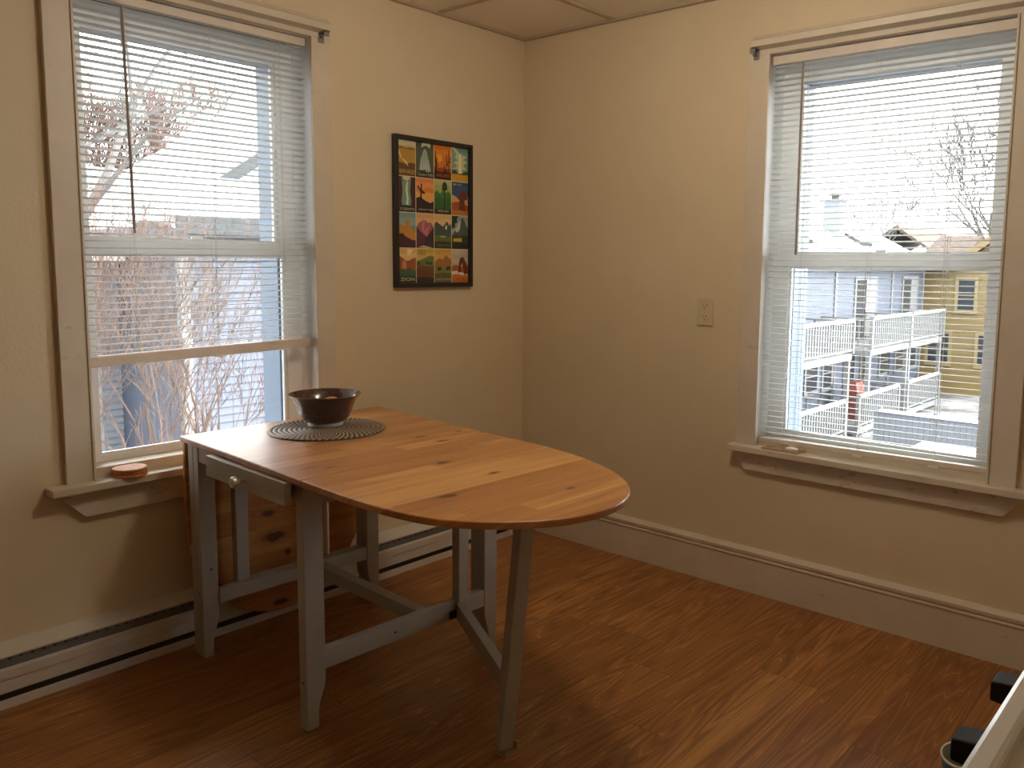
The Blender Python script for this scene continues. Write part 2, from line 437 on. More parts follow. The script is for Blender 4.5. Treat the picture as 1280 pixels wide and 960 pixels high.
# ------------------------------------------------------------------ windows
def make_window(n, T, W, casL, casR, stool0, stool1, ap, crown, flip):
    """s runs along the wall, d is depth (outwards positive)"""
    s0, s1, z0, z1 = W['s0'], W['s1'], W['z0'], W['z1']
    e = empty('window_%d' % n, T((s0+s1)/2, 0, z0)); tag(e, kind='structure')
    def bx(*a, mb=None):
        return (mb or MB()).box(*a, T=T)
    for a, b in ((casL, s0), (s1, casR)):
        m = MB(); m.box(a, b, -.020, .0, z0-.004, z1+.06, T=T); m.build('side_casing', M['trim'], e, bevel=.002)
    for a, b in ((s0, s0+.008), (s1-.008, s1)):
        m = MB(); m.box(a, b, -.024, -.012, z0, z1, T=T); m.build('casing_bead', M['trim'], e, bevel=.002)
    m = MB(); m.box(casL, casR, -.022, 0, z1, crown[2], T=T); m.build('head_casing', M['trim'], e, bevel=.002)
    # crown: profile swept along the head
    pr = [(0, crown[2]-.012), (.028, crown[2]-.004), (.060, crown[2]), (.062, crown[2]+.022), (.048, crown[2]+.030), (.040, crown[3]), (0, crown[3])]
    m = MB(); k = len(pr)
    m.add([T(crown[0], -d, z) for d, z in pr]+[T(crown[1], -d, z) for d, z in pr],
          [(i, (i+1) % k, k+(i+1) % k, k+i) for i in range(k)]+[tuple(range(k)), tuple(range(k, 2*k))[::-1]])
    m.build('crown_molding', M['trim'], e, bevel=.0015)
    m = MB(); m.box(stool0, stool1, -.060, .0, z0-.024, z0, T=T); m.box(s0, s1, 0, .012, z0-.024, z0, T=T)
    m.build('stool', M['trim'], e, bevel=.003)
    m = MB(); k = [(ap[0], z0-.024), (ap[3], z0-.024), (ap[2], ap[4]), (ap[1], ap[4])]
    m.hexa([T(s, -.022, z) for s, z in k], [T(s, 0, z) for s, z in k]); m.build('apron', M['apron'], e, bevel=.0015)
    # jamb lining and inner sill step
    m = MB(); m.box(s0-.012, s0, -.0, .19, z0-.05, z1, T=T); m.box(s1, s1+.012, -.0, .19, z0-.05, z1, T=T)
    m.box(s0, s1, 0, .19, z1, z1+.012, T=T)
    m.build('jamb', M['vinyl'], e)
    m = MB(); m.box(s0, s1, .012, .088, z0-.03, z0+.030, T=T); m.box(s0, s1, .088, .25, z0-.05, z0-.002, T=T)
    m.build('sill_step', M['trim'], e, bevel=.002)
    zm = z0+.70
    def sash(name, d0, d1, za, zb, st, br, tr):
        m = MB()
        m.box(s0, s0+st, d0, d1, za, zb, T=T); m.box(s1-st, s1, d0, d1, za, zb, T=T)
        m.box(s0+st, s1-st, d0, d1, za, za+br, T=T); m.box(s0+st, s1-st, d0, d1, zb-tr, zb, T=T)
        # glazing bead, stepped back
        q = .010
        for (a, b, c, dd) in ((s0+st, s0+st+q, za+br, zb-tr), (s1-st-q, s1-st, za+br, zb-tr), (s0+st+q, s1-st-q, za+br, za+br+q), (s0+st+q, s1-st-q, zb-tr-q, zb-tr)):
            m.box(a, b, d0+.010, d1-.004, c, dd, T=T)
        o = m.build(name, M['vinyl'], e)
        gm = MB(); dm = (d0+d1)/2+.003; gm.box(s0+st, s1-st, dm-.002, dm+.002, za+br, zb-tr, T=T)
        gm.build('glass', M['glass'], o)
        return o
    lo = sash('lower_sash', .090, .118, z0, zm+.032, .062, .046, .040)
    sash('upper_sash', .122, .150, zm-.006, z1-.012, .070, .042, .070)
    m = MB(); c = (s0+s1)/2; m.box(c-.03, c+.03, .094, .124, zm+.032, zm+.040, T=T); m.box(c-.008, c+.03, .098, .112, zm+.040, zm+.052, T=T)
    m.build('sash_lock', M['vinyl'], e, bevel=.002)
    m = MB()
    for a, b in ((s0, s0+.060), (s1-.060, s1)): m.box(a, b, .151, .27, z0-.03, z1, T=T)
    m.box(s0, s1, .151, .27, z1-.08, z1, T=T)
    m.build('exterior_casing', M['blue_vinyl'], e)
    return e
make_window(1, TL, LW, -2.003, -1.056, -2.056, -1.005, (-2.036, -1.955, -1.105, -1.025, .492), (-2.02, -1.080, 2.098, 2.142), False)
make_window(2, TR, RW, -2.158, -1.166, -2.205, -1.145, (-2.193, -2.125, -1.205, -1.150, .489), (-2.19, -1.190, 2.074, 2.116), True)
# ------------------------------------------------------------------ blinds
def make_blind(T, s0, s1, d, ztop, zbot, hr, br, wand, cords, label, tiltz=0, railmat=None, tilt=8):
    e = empty('window_blind', T((s0+s1)/2, d, ztop))
    tag(e, label, 'blind', 'mini blinds in the windows')
    MB().box(s0, s1, d-.014, d+.014, ztop-hr, ztop, T=T).build('headrail', M['rail'], e, bevel=.002)
    m = MB(); pitch = .0212; z = ztop-hr-.012; tl = math.radians(-tilt)
    L = s1-s0
    n = int((z-zbot-br-.004)/pitch)+1
    for i in range(n):
        zz = z-i*pitch
        frac = (ztop-zz)/(ztop-zbot)
        pts = []
        for k in range(5):
            q = -1+k*.5
            w = .0125*q; h = .0018*(1-q*q)
            pts.append((w*math.cos(tl)-h*math.sin(tl), w*math.sin(tl)+h*math.cos(tl)))
        up_ = [(a, b+.00022) for a, b in pts]; dn = [(a, b-.00022) for a, b in pts][::-1]
        prof = up_+dn; kk = len(prof)
        dz = tiltz*frac
        m.add([T(s0+.004, d+a, zz+b-dz/2) for a, b in prof]+[T(s1-.004, d+a, zz+b+dz/2) for a, b in prof],
              [(j, (j+1) % kk, kk+(j+1) % kk, kk+j) for j in range(kk)])
    m.build('slats', M['slat'], e, recalc=True)
    m = MB()
    vs = [T(s, dd, zz+(tiltz/2 if s == s1-.002 else -tiltz/2)) for s in (s0+.002, s1-.002) for dd in (d-.013, d+.013) for zz in (zbot, zbot+br)]
    m.add(vs, [(0, 1, 3, 2), (4, 6, 7, 5), (0, 4, 5, 1), (2, 3, 7, 6), (0, 2, 6, 4), (1, 5, 7, 3)])
    m.build('bottom_rail', railmat or M['rail'], e, bevel=.004)
    for c in cords:
        m = MB()
        for dd in (-.0135, .0135): m.tube([T(c, d+dd, ztop-hr), T(c, d+dd, zbot+.002)], .0008, 4)
        m.tube([T(c+.012, d, ztop-hr), T(c+.012, d, zbot+.004)], .0008, 4)
        m.build('ladder_cord', M['cord'], e)
        m = MB(); m.box(c-.012, c+.02, d-.016, d+.016, zbot-.004+tiltz*((c-s0)/(s1-s0)-.5), zbot+.004+tiltz*((c-s0)/(s1-s0)-.5), T=T)
        m.build('cord_button', M['white'], e)
    m = MB(); m.tube([T(wand[0], d-.022, ztop-hr-.006), T(wand[0]+wand[2]*.02, d-.024, ztop-hr-.05), T(wand[0]+wand[2], d-.028, wand[1])], [.002, .0045, .0045], 6)
    m.build('wand', M['wand'], e, smooth=True)
    return e
make_blind(TL, LW['s0']+.006, LW['s1']-.008, .030, 2.072, .948, .028, .034, (-1.775, 1.355, .008), (-1.765, -1.50, -1.245),
           'white slatted blind drawn partway down the window beside the drop-leaf table', tiltz=.014, tilt=11)
make_blind(TR, RW['s0']+.012, RW['s1']-.006, .022, 2.046, .606, .032, .020, (-1.372, 1.32, -.004), (-1.395, -1.64, -1.90),
           'white slatted blind lowered to the sill of the window right of the outlet', tiltz=-.012)

# ------------------------------------------------------------------ curtain rod brackets
def bracket(T, s, z, label):
    m = MB(); m.box(s-.012, s+.012, -.024, -.020, z-.035, z+.006, T=T); m.box(s-.010, s+.010, -.060, -.024, z-.004, z, T=T)
    m.box(s-.010, s+.010, -.060, -.056, z-.018, z, T=T); m.box(s-.004, s+.004, -.034, -.024, z-.022, z-.012, T=T)
    o = m.build('curtain_bracket', M['steel'], None, org=T(s, -.022, z-.035), bevel=.0008)
    tag(o, label, 'bracket', 'curtain rod brackets')
bracket(TL, -1.098, 2.094, 'small grey metal curtain bracket under the crown of the left window')
bracket(TR, -1.198, 2.070, 'small grey metal curtain bracket under the crown of the right window')

# ------------------------------------------------------------------ baseboard heater
e = empty('baseboard_heater', (-1.9, 0, 0)); tag(e, 'long cream metal baseboard heater along the floor under the left window', 'heater')
HX0, HX1 = -3.7, -.150
def sweep(prof, x0, x1, name, mat, par, bevel=0):
    n = len(prof); mb = MB()
    mb.add([(x0, -d, z) for d, z in prof]+[(x1, -d, z) for d, z in prof],
           [(i, (i+1) % n, n+(i+1) % n, n+i) for i in range(n)]+[tuple(range(n)), tuple(range(n, 2*n))[::-1]])
    return mb.build(name, mat, par, bevel=bevel)
sweep([(0, .0), (.006, .0), (.006, .164), (.060, .149), (.066, .147), (.066, .152), (.004, .170), (0, .170)], HX0, HX1, 'back_panel', M['heater'], e)
sweep([(.064, .046), (.070, .046), (.070, .085), (.074, .087), (.074, .112), (.060, .116), (.060, .112), (.064, .085)], HX0, HX1, 'front_cover', M['heater'], e)
sweep([(.006, .0), (.072, .0), (.072, .026), (.066, .026), (.066, .010), (.006, .010)], HX0, HX1, 'base_lip', M['heater'], e)
m = MB(); pr4 = [(.050, .052), (.054, .052), (.058, .152), (.052, .152)]
m.add([(HX0, -d, z) for d, z in pr4]+[(HX1, -d, z) for d, z in pr4], [(i, (i+1) % 4, 4+(i+1) % 4, 4+i) for i in range(4)])
x = HX0+.03
while x < HX1-.03:
    m.box(x, x+.007, -.0590, -.052, .136, .141, 1); x += .029
m.build('grille', [M['grille'], M['gap']], e)
sweep([(.030, .012), (.050, .012), (.050, .05), (.030, .05)], HX0, HX1, 'heating_element', M['gap'], e)
B(HX1, HX1+.012, -.076, 0, 0, .171).build('end_cap', M['heater'], e, bevel=.003)

# ------------------------------------------------------------------ table
TO = (-1.39, -.585, 0); TA = math.radians(-2.1)
TAB = empty('drop_leaf_table', TO, TA)
tag(TAB, 'drop-leaf table with pine top and grey legs, one rounded leaf raised', 'table')
ZT, TH = .720, .018
M['pine'] = pine_mat('pine_top', [(.341, -.1+.72, .016, .008), (.208, -.181+.72, .022, .011), (.389, -.166+.72, .014, .007), (.196, -.084+.72, .020, .010),
    (-.223, -.233+.72, .016, .006), (-.268, -.201+.72, .02, .005), (-.08, .054+.72, .02, .006), (-.30, .30+.72, .01, .005),
    (.027, -.405+.72, .024, .012), (-.181, -.677+.72, .028, .014), (.048, -.59+.72, .018, .008), (.079, -.838+.72, .016, .008)])
M['pine_dark'] = pine_mat('pine_leaf', [(-.014, .786, .045, .019), (-.033, .874, .024, .012), (.039, .721, .013, .010), (.007, .543, .030, .012), (-.24, .66, .03, .012)], 1.1, .085, .03)
def top_slab(poly, name, mat, z0, z1, par, bevel=.0035):
    m = MB(); m.hexa([(x, y, z0) for x, y in poly], [(x, y, z1) for x, y in poly])
    return m.build(name, mat, par, bevel=bevel)
def spline(pts, sub=6):
    out = []
    P = [Vector((*p, 0)) for p in pts]
    for i in range(len(P)-1):
        p0 = P[max(i-1, 0)]; p1 = P[i]; p2 = P[i+1]; p3 = P[min(i+2, len(P)-1)]
        for k in range(sub):
            t = k/sub
            q = .5*((2*p1)+(p2-p0)*t+(2*p0-5*p1+4*p2-p3)*t*t+(3*p1-p0-3*p2+p3)*t**3)
            out.append((q.x, q.y))
    out.append(pts[-1]); return out
top_slab([(-.334, .457), (-.352, -.298), (.388, -.298), (.440, .487)], 'tabletop', M['pine'], ZT-TH, ZT, TAB)
leafp = spline([(-.353, -.301), (-.356, -.49), (-.350, -.635), (-.331, -.752), (-.295, -.838), (-.235, -.915), (-.145, -.983), (-.05, -1.014), (.045, -1.013),
                (.135, -.979), (.215, -.915), (.288, -.808), (.345, -.67), (.378, -.52), (.390, -.40), (.388, -.301)])
top_slab(leafp, 'raised_leaf', M['pine'], ZT-TH, ZT, TAB)
# hanging leaf, same outline turned down behind the frame
hp = [(x+.02, -(y+.301)) for x, y in leafp]          # x, drop
ca, sa = math.cos(math.atan2(.03, .774)), math.sin(math.atan2(.03, .774))
m = MB()
def hang(x, drop, off): return (x+.018, .478+.0388*x+off, .698-drop*.925)
m.hexa([hang(x, d, 0) for x, d in hp], [hang(x, d, .018) for x, d in hp]); m.build('hanging_leaf', M['pine_dark'], TAB, bevel=.003)
GP = M['grey_paint']
def leg(x0, x1, y0, y1, h, scal, name='leg', par=TAB, z0=0.):
    """board leg; the side named by scal (+1: right edge, -1: left edge) is cut back by an ogee near the foot"""
    w = x1-x0
    cut = [(z0, .38*w), (.045, .38*w), (.070, .32*w), (.095, .17*w), (.115, .05*w), (.135, 0), (h, 0)]
    if scal > 0: prof = [(x0, z0)]+[(x1-c, z) for z, c in cut]+[(x0, h)]
    else: prof = [(x1, z0)]+[(x0+c, z) for z, c in cut]+[(x1, h)]
    m = MB(); m.hexa([(x, y0, z) for x, z in prof], [(x, y1, z) for x, z in prof])
    return m.build(name, GP, par, bevel=.0025)
def screw(x, y, z, axis, par):
    m = MB(); d = .0035
    if axis == 'y': m.tube([(x, y, z), (x, y-.0015, z)], d, 10)
    else: m.tube([(x, y, z), (x-.0015, y, z)], d, 10)
    m.build('screw_head', M['dark_metal'], par)
HL = ZT-TH-.001
l1 = leg(-.315, -.255, -.242, -.207, HL, 1); screw(-.315, -.226, .135, 'x', l1)
l2 = leg(-.315, -.262, .376, .410, HL, 1); screw(-.285, .376, .29, 'y', l2); screw(-.285, .376, .655, 'y', l2); screw(-.315, .395, .21, 'x', l2)
leg(-.315, -.262, .411, .446, HL, 1)
l3 = leg(.333, .387, -.240, -.207, HL, -1); leg(.333, .387, -.206, -.172, HL, -1)
leg(.294, .345, .362, .396, HL, -1)
# aprons and rails of the frame
B(-.312, -.296, -.207, .411, .645, HL).build('end_apron', GP, TAB, bevel=.001)
B(.34, .356, -.20, .40, .625, HL).build('end_apron', GP, TAB, bevel=.001)
B(-.255, .333, -.236, -.216, .625, HL).build('side_apron', GP, TAB, bevel=.001)
B(-.262, .294, .382, .402, .625, HL).build('side_apron', GP, TAB, bevel=.001)
r = B(-.255, .333, -.238, -.210, .158, .214).build('lower_rail', GP, TAB, bevel=.002); screw(-.02, -.238, .186, 'y', r)
B(-.262, .294, .366, .390, .174, .222).build('lower_rail', GP, TAB, bevel=.002)
B(.080, .118, -.210, .366, .170, .212).build('cross_rail', GP, TAB, bevel=.002)
# drawer
d = MB(); d.box(-.362, -.342, -.236, .216, .640, .7015); dr = d.build('drawer', GP, TAB, bevel=.002)
m = MB(); m.box(-.342, .05, -.19, -.178, .652, .698); m.box(-.342, .05, .178, .19, .652, .698); m.box(-.342, .05, -.178, .178, .650, .656)
m.build('drawer_box', GP, dr)
m = MB()
prof = [(.006, 0), (.0055, .010), (.008, .016), (.0145, .021), (.0165, .028), (.014, .035), (.006, .038)]
k = 20
for i, (rr, q) in enumerate(prof):
    for j in range(k): m.v.append((-.362-q, -.014+rr*math.cos(2*PI*j/k), .668+rr*math.sin(2*PI*j/k)))
for i in range(len(prof)-1):
    for j in range(k): m.f.append((i*k+j, i*k+(j+1) % k, (i+1)*k+(j+1) % k, (i+1)*k+j)); m.m.append(0); m.c.append(None)
m.f.append(tuple((len(prof)-1)*k+j for j in range(k))); m.m.append(0); m.c.append(None)
tag(m.build('knob', M['knob'], dr, smooth=True), 'pale round knob')
# swung-out gate that carries the raised leaf
gx0, gy0 = .236, -.226
gdir = Vector((-.253, -.520, 0)).normalized(); gn = Vector((-gdir.y, gdir.x, 0))
def gpt(a, b, z): p = Vector((gx0, gy0, 0))+gdir*a+gn*b; return (p.x, p.y, z)
def gbox(a0, a1, b0, b1, z0, z1, name, par=TAB, mat=GP):
    m = MB(); m.hexa([gpt(a, b, z0) for a, b in ((a0, b0), (a1, b0), (a1, b1), (a0, b1))], [gpt(a, b, z1) for a, b in ((a0, b0), (a1, b0), (a1, b1), (a0, b1))])
    return m.build(name, mat, par, bevel=.002)
B(.216, .256, -.250, -.216, .150, HL).build('gate_post', GP, TAB, bevel=.002)
m = MB(); m.box(.186, .214, -.2395, -.2375, .158, .184); m.box(.214, .232, -.2515, -.2495, .152, .180)
m.build('gate_hinge', M['dark_metal'], TAB)
gbox(.02, .50, -.014, .014, .152, .206, 'gate_stretcher')
gbox(.02, .50, -.014, .014, .640, HL, 'gate_head_rail')
# the gate leg tapers to the foot and leans a little
def legpt(a, b, z): 
    t = z/.7; q = gpt(a, b, z); return (q[0]+.075*t-.018, q[1]-.01*t, z)
prof = [(.535-.045+.02, .012), (.535-.04+.012, .10), (.49, .22), (.488, HL), (.548, HL), (.548, .20), (.540, .012)]
m = MB(); m.hexa([legpt(a, -.020, z) for a, z in prof], [legpt(a, .018, z) for a, z in prof])
m.build('gate_leg', GP, TAB, bevel=.003)
# folded gate on the far side, against the hanging leaf
B(-.190, -.148, .392, .424, .205, HL).build('gate_post', GP, TAB, bevel=.002)
B(-.148, .294, .396, .420, .172, .220).build('gate_stretcher', GP, TAB, bevel=.002)
B(.150, .158, .398, .420, .222, .63).build('gate_strip', M['white'], TAB, bevel=.001)  # thin white upright strip beside the folded gate
leg(.294, .345, .398, .434, HL, -1, 'gate_leg')
# leaf supports / hinges below the top
for x in (-.22, .25):
    B(x-.03, x+.03, -.335, -.265, ZT-TH-.003, ZT-TH).build('leaf_hinge', M['dark_metal'], TAB)
def tw(x, y, z):
    return (TO[0]+x*math.cos(TA)-y*math.sin(TA), TO[1]+x*math.sin(TA)+y*math.cos(TA), z)
# folded card wedge below the gate leg
q = tw(*legpt(.53, 0, 0))
m = MB()
m.hexa([(q[0]-.020, q[1]-.022, 0), (q[0]+.022, q[1]-.026, 0), (q[0]+.026, q[1]+.016, 0), (q[0]-.016, q[1]+.02, 0)],
       [(q[0]-.020, q[1]-.022, .005), (q[0]+.022, q[1]-.026, .005), (q[0]+.026, q[1]+.016, .005), (q[0]-.016, q[1]+.02, .005)])
m.hexa([(q[0]-.018, q[1]-.020, .0055), (q[0]+.020, q[1]-.022, .0055), (q[0]+.022, q[1]+.014, .0055), (q[0]-.014, q[1]+.018, .0055)],
       [(q[0]-.018, q[1]-.020, .0105), (q[0]+.020, q[1]-.022, .0105), (q[0]+.022, q[1]+.014, .0105), (q[0]-.014, q[1]+.018, .0105)])
m.hexa([(q[0]+.021, q[1]-.024, .0105), (q[0]+.026, q[1]-.025, .0105), (q[0]+.028, q[1]+.012, .0105), (q[0]+.023, q[1]+.012, .0105)],
       [(q[0]+.024, q[1]-.024, .028), (q[0]+.029, q[1]-.025, .028), (q[0]+.031, q[1]+.012, .028), (q[0]+.026, q[1]+.012, .028)])
tag(m.build('folded_wedge', M['card'], None, org=(q[0], q[1], 0)), 'folded tan card wedged on the floor under the open gate leg of the table', 'wedge')

# ------------------------------------------------------------------ placemat, bowl, fruit
pc = tw(.050, .222, ZT)
m = MB(); R = .188; n = 120
prof = []
rad = .0; ri = 0
nr = 12; w = R/nr
rings = [(0.0008, .006)]
for i in range(nr):
    for k in range(4):
        rr = (i+k/4)*w; rings.append((max(rr, .001), .0045+.0022*math.sin(PI*(k/4))))
rings += [(R, .0045), (R+.001, .002), (R-.002, 0.)]
m.lathe([(.001, 0)]+rings[1:]+[(.001, 0)], (0, 0, 0), n)
m.v = [(pc[0]+x, pc[1]+y, pc[2]+z) for x, y, z in m.v]
o = m.build('placemat', M['rattan'], None, org=pc, smooth=True)
tag(o, 'round woven rattan placemat on the table under the brown bowl', 'placemat')
bc = tw(.074, .272, ZT+.0068)
be = empty('bowl', bc); tag(be, 'glossy dark brown pottery bowl with flared rim on the rattan placemat', 'bowl')
out = [(.056, .010), (.066, .016), (.078, .028), (.087, .044), (.092, .060), (.0975, .076), (.105, .090), (.114, .101), (.1195, .105)]
inn = [(.1165, .1065), (.109, .099), (.099, .086), (.092, .072), (.086, .058), (.080, .040), (.066, .024), (.040, .017), (.001, .016)]
# light throwing ridges on the outside
outr = []
for i in range(len(out)-1):
    for k in range(5):
        t = k/5; r_ = out[i][0]*(1-t)+out[i+1][0]*t; z_ = out[i][1]*(1-t)+out[i+1][1]*t
        outr.append((r_+.0006*math.sin(z_*900), z_))
m = MB(); m.lathe([(.001, .010)]+outr+[out[-1], (.1195, .1065)]+inn, bc, 72); m.build('glazed_body', M['glaze'], be, smooth=True)
m = MB(); m.lathe([(.046, 0), (.056, 0), (.0575, .004), (.0565, .0115), (.046, .0115)], bc, 60)
tag(m.build('foot_ring', M['stoneware'], be, smooth=True), 'pale unglazed foot ring')
fc = (bc[0]+.030, bc[1]+.006, bc[2]+.0175)
m = MB(); prof = []
for k in range(13):
    a = -PI/2+PI*k/12; prof.append((max(.001, .037*math.cos(a)), .037+.037*math.sin(a)))
prof[-1] = (.003, .0725); m.lathe(prof, fc, 28)
fr = m.build('fruit', M['fruit'], None, org=fc, smooth=True); tag(fr, 'round tan fruit lying inside the brown bowl', 'fruit')
m = MB(); m.tube([(fc[0], fc[1], fc[2]+.071), (fc[0]+.002, fc[1]+.001, fc[2]+.078)], [.0022, .0016], 6); m.build('stem', M['bark'], fr)

# ------------------------------------------------------------------ coasters on the sill
cc = (-1.826, -.028, LW['z0'])
for i, (dx, dy, lab) in enumerate(((0, 0, 'orange wood coaster lying on the window sill, lowest of the stack'),
                                   (.002, .001, 'orange wood coaster in the middle of the stack on the window sill'),
                                   (-.001, -.002, 'orange wood coaster on top of the stack on the window sill'))):
    c = (cc[0]+dx, cc[1]+dy, cc[2]+.0005+i*.0092)
    m = MB(); m.lathe([(.001, 0), (.047, 0), (.049, .0015), (.049, .0065), (.0475, .008), (.001, .008)], c, 40)
    tag(m.build('coaster', M['cork'], None, org=c, smooth=True), lab, 'coaster', 'coasters on the left sill')

# ------------------------------------------------------------------ card and soap-like piece on the right sill
z = RW['z0']
m = MB(); k = [(-.052, -1.292), (-.050, -1.432), (.004, -1.446), (.004, -1.300)]
m.hexa([(x, y, z+.0005) for x, y in k], [(x, y, z+.0035) for x, y in k])
m.hexa([(x*.96, y*.999-.001, z+.0037) for x, y in k], [(x*.96, y*.999-.001, z+.0062) for x, y in k])
o = m.build('folded_card', M['card'], None, org=(-.025, -1.37, z)); tag(o, 'flat piece of brown card lying on the sill under the lowered blind', 'card')
m = MB(); m.lathe([(.001, 0), (.018, 0), (.021, .004), (.019, .009), (.010, .0115), (.001, .012)], (-.026, -1.402, z+.0064), 24, sx=.75, sy=1.25)
tag(m.build('white_block', M['white'], None, org=(-.026, -1.402, z+.0064), smooth=True), 'small white plastic piece resting on the brown card on the sill', 'plastic piece')

# ------------------------------------------------------------------ outlet
oc = (0, -1.0, 1.0925)
e = empty('wall_outlet', oc); tag(e, 'ivory double wall outlet beside the right window', 'outlet')
m = MB(); m.box(-.006, 0, -1.037, -.963, 1.037, 1.148); pl = m.build('cover_plate', M['plate'], e, bevel=.0025)
for zc in (1.113, 1.070):
    m = MB(); k = 20
    pts = [(.0165*max(-1, min(1, 1.15*math.cos(2*PI*j/k))), .0145*math.sin(2*PI*j/k)) for j in range(k)]
    m.hexa([(-.006, -1.0+a, zc+b) for a, b in pts], [(-.0078, -1.0+a, zc+b) for a, b in pts])
    rc = m.build('receptacle', M['plate'], e)
    for yy, hh in ((-.0065, .0042), (.0065, .0036)):
        B(-.0083, -.007, -1.0+yy-.0013, -1.0+yy+.0013, zc+.0005, zc+.0005+2*hh).build('slot', M['slot'], rc)
    MB().tube([(-.007, -1.0, zc-.007), (-.0083, -1.0, zc-.007)], .0024, 10).build('ground_hole', M['slot'], rc)
MB().tube([(-.006, -1.0, 1.0915), (-.0068, -1.0, 1.0915)], .003, 12).build('screw', M['plate'], e)

# ------------------------------------------------------------------ poster
PX0, PX1, PZ0, PZ1 = -.770, -.347, 1.171, 1.781
e = empty('framed_poster', ((PX0+PX1)/2, 0, (PZ0+PZ1)/2)); tag(e, 'black framed poster of sixteen small landscape prints on the left wall', 'poster')
FW = .0185
m = MB()
m.box(PX0, PX0+FW, -.024, -.002, PZ0, PZ1); m.box(PX1-FW, PX1, -.024, -.002, PZ0, PZ1)
m.box(PX0+FW, PX1-FW, -.024, -.002, PZ0, PZ0+FW); m.box(PX0+FW, PX1-FW, -.024, -.002, PZ1-FW, PZ1)
m.build('frame', M['frame'], e, bevel=.0015)
B(PX0+.004, PX1-.004, -.010, -.003, PZ0+.004, PZ1-.004).build('backing', M['card'], e)
pm = MB()
ix0, ix1, iz0, iz1 = PX0+FW, PX1-FW, PZ0+FW, PZ1-FW
LAY = [0]
def ppoly(pts, col, cell=None, y=None):
    """one flat area of ink; later areas overprint earlier ones by a hair"""
    if cell is not None:
        a0, a1, b0, b1 = cell; pts = [(a0+(a1-a0)*min(1, max(0, u)), b0+(b1-b0)*min(1, max(0, v))) for u, v in pts]
    LAY[0] += 1
    yy = -.0105-.00004*LAY[0] if y is None else y
    pm.add([(x, yy, z) for x, z in pts], [tuple(range(len(pts)))], 0, col)
def srgb(h):
    r = [int(h[i:i+2], 16)/255 for i in (0, 2, 4)]
    return tuple(((c+.055)/1.055)**2.4 if c > .04045 else c/12.92 for c in r)
def txt(s, cell, uc, vc, width, height, col):
    cu = bpy.data.curves.new('t', 'FONT'); cu.body = s; cu.align_x = 'CENTER'; cu.resolution_u = 2
    ob = bpy.data.objects.new('t', cu); C.objects.link(ob)
    dg = bpy.context.evaluated_depsgraph_get(); dg.update()
    me = bpy.data.meshes.new_from_object(ob.evaluated_get(dg))
    xs = [v.co.x for v in me.vertices]; ys = [v.co.y for v in me.vertices]
    a0, a1, b0, b1 = cell
    sx = width*(a1-a0)/(max(xs)-min(xs)); sy = height*(b1-b0)/(max(ys)-min(ys))
    cx = a0+(a1-a0)*uc; cz = b0+(b1-b0)*vc; mx = (max(xs)+min(xs))/2; my = (max(ys)+min(ys))/2
    pm.add([(cx+(v.co.x-mx)*sx, -.0145, cz+(v.co.y-my)*sy) for v in me.vertices], [tuple(p.vertices) for p in me.polygons], 0, col)
    bpy.data.objects.remove(ob); bpy.data.curves.remove(cu); bpy.data.meshes.remove(me)
ppoly([(ix0, iz0), (ix1, iz0), (ix1, iz1), (ix0, iz1)], srgb('d9c9a8'))
gap = .0035; cw = (ix1-ix0-3*gap)/4; chh = (iz1-iz0-3*gap)/4
def cell(r_, c_):
    a = ix0+c_*(cw+gap); b = iz1-r_*(chh+gap); LAY[0] = 1+(LAY[0] % 3); return (a, a+cw, b-chh, b)
FULL = [(0, 0), (1, 0), (1, 1), (0, 1)]
def ridge(ys, base=0): return [(0, base)]+[(i/(len(ys)-1), y) for i, y in enumerate(ys)]+[(1, base)]
def sky(c, *bands):
    LAY[0] = 1
    ppoly(FULL, srgb(bands[0]), c)
    for i, b in enumerate(bands[1:]):
        v = 1-(i+1)*.14
        ppoly([(0, 0), (1, 0), (1, v), (.66, v+.03), (.33, v-.02), (0, v+.02)], srgb(b), c)
CR = srgb('e8d9ae')
c = cell(0, 0); sky(c, 'd8cfa6', 'cbbb84'); ppoly(ridge([.80, .83, .79, .82, .80]), srgb('8d7040'), c); ppoly(ridge([.74, .76, .74, .75]), srgb('bd8f3c'), c)
ppoly(ridge([.40, .36, .33, .38, .37]), srgb('6e4a24'), c); ppoly([(.05, .68), (.12, .72), (.3, .45), (.5, .36), (.56, .30), (.62, .27), (.55, .40), (.45, .44), (.2, .50)], srgb('e0cf9c'), c)
txt('DEATH VALLEY', c, .5, .12, .92, .11, srgb('d8bf86'))
c = cell(0, 1); sky(c, '4a4f3e', '555c49'); ppoly([(.3, .85), (.35, 1), (.85, 1), (.8, .86), (.6, .92), (.45, .9)], srgb('cfd0ac'), c)
ppoly([(.18, .22), (.28, .55), (.42, .78), (.52, .84), (.62, .76), (.70, .55), (.86, .2), (.6, .16), (.5, .24), (.35, .2)], srgb('9fb0a4'), c)
for u in (.3, .45, .58, .72): ppoly([(u-.03, .22), (u, .58), (u+.04, .24)], srgb('d0dacb'), c)
ppoly(ridge([.16, .19, .15, .17]), srgb('35382d'), c); txt('Cavern Falls', c, .5, .09, .86, .085, srgb('cfc9a0'))
c = cell(0, 2); sky(c, 'd9762a', 'e08a2c', 'd98027'); ppoly([(.3+.18*math.cos(a*.35), .62+.12*math.sin(a*.35)) for a in range(18)], srgb('efa640'), c)
ppoly(ridge([.38, .33, .36, .30, .35]), srgb('9c4a22'), c); ppoly(ridge([.26, .22, .25, .2]), srgb('3b2018'), c)
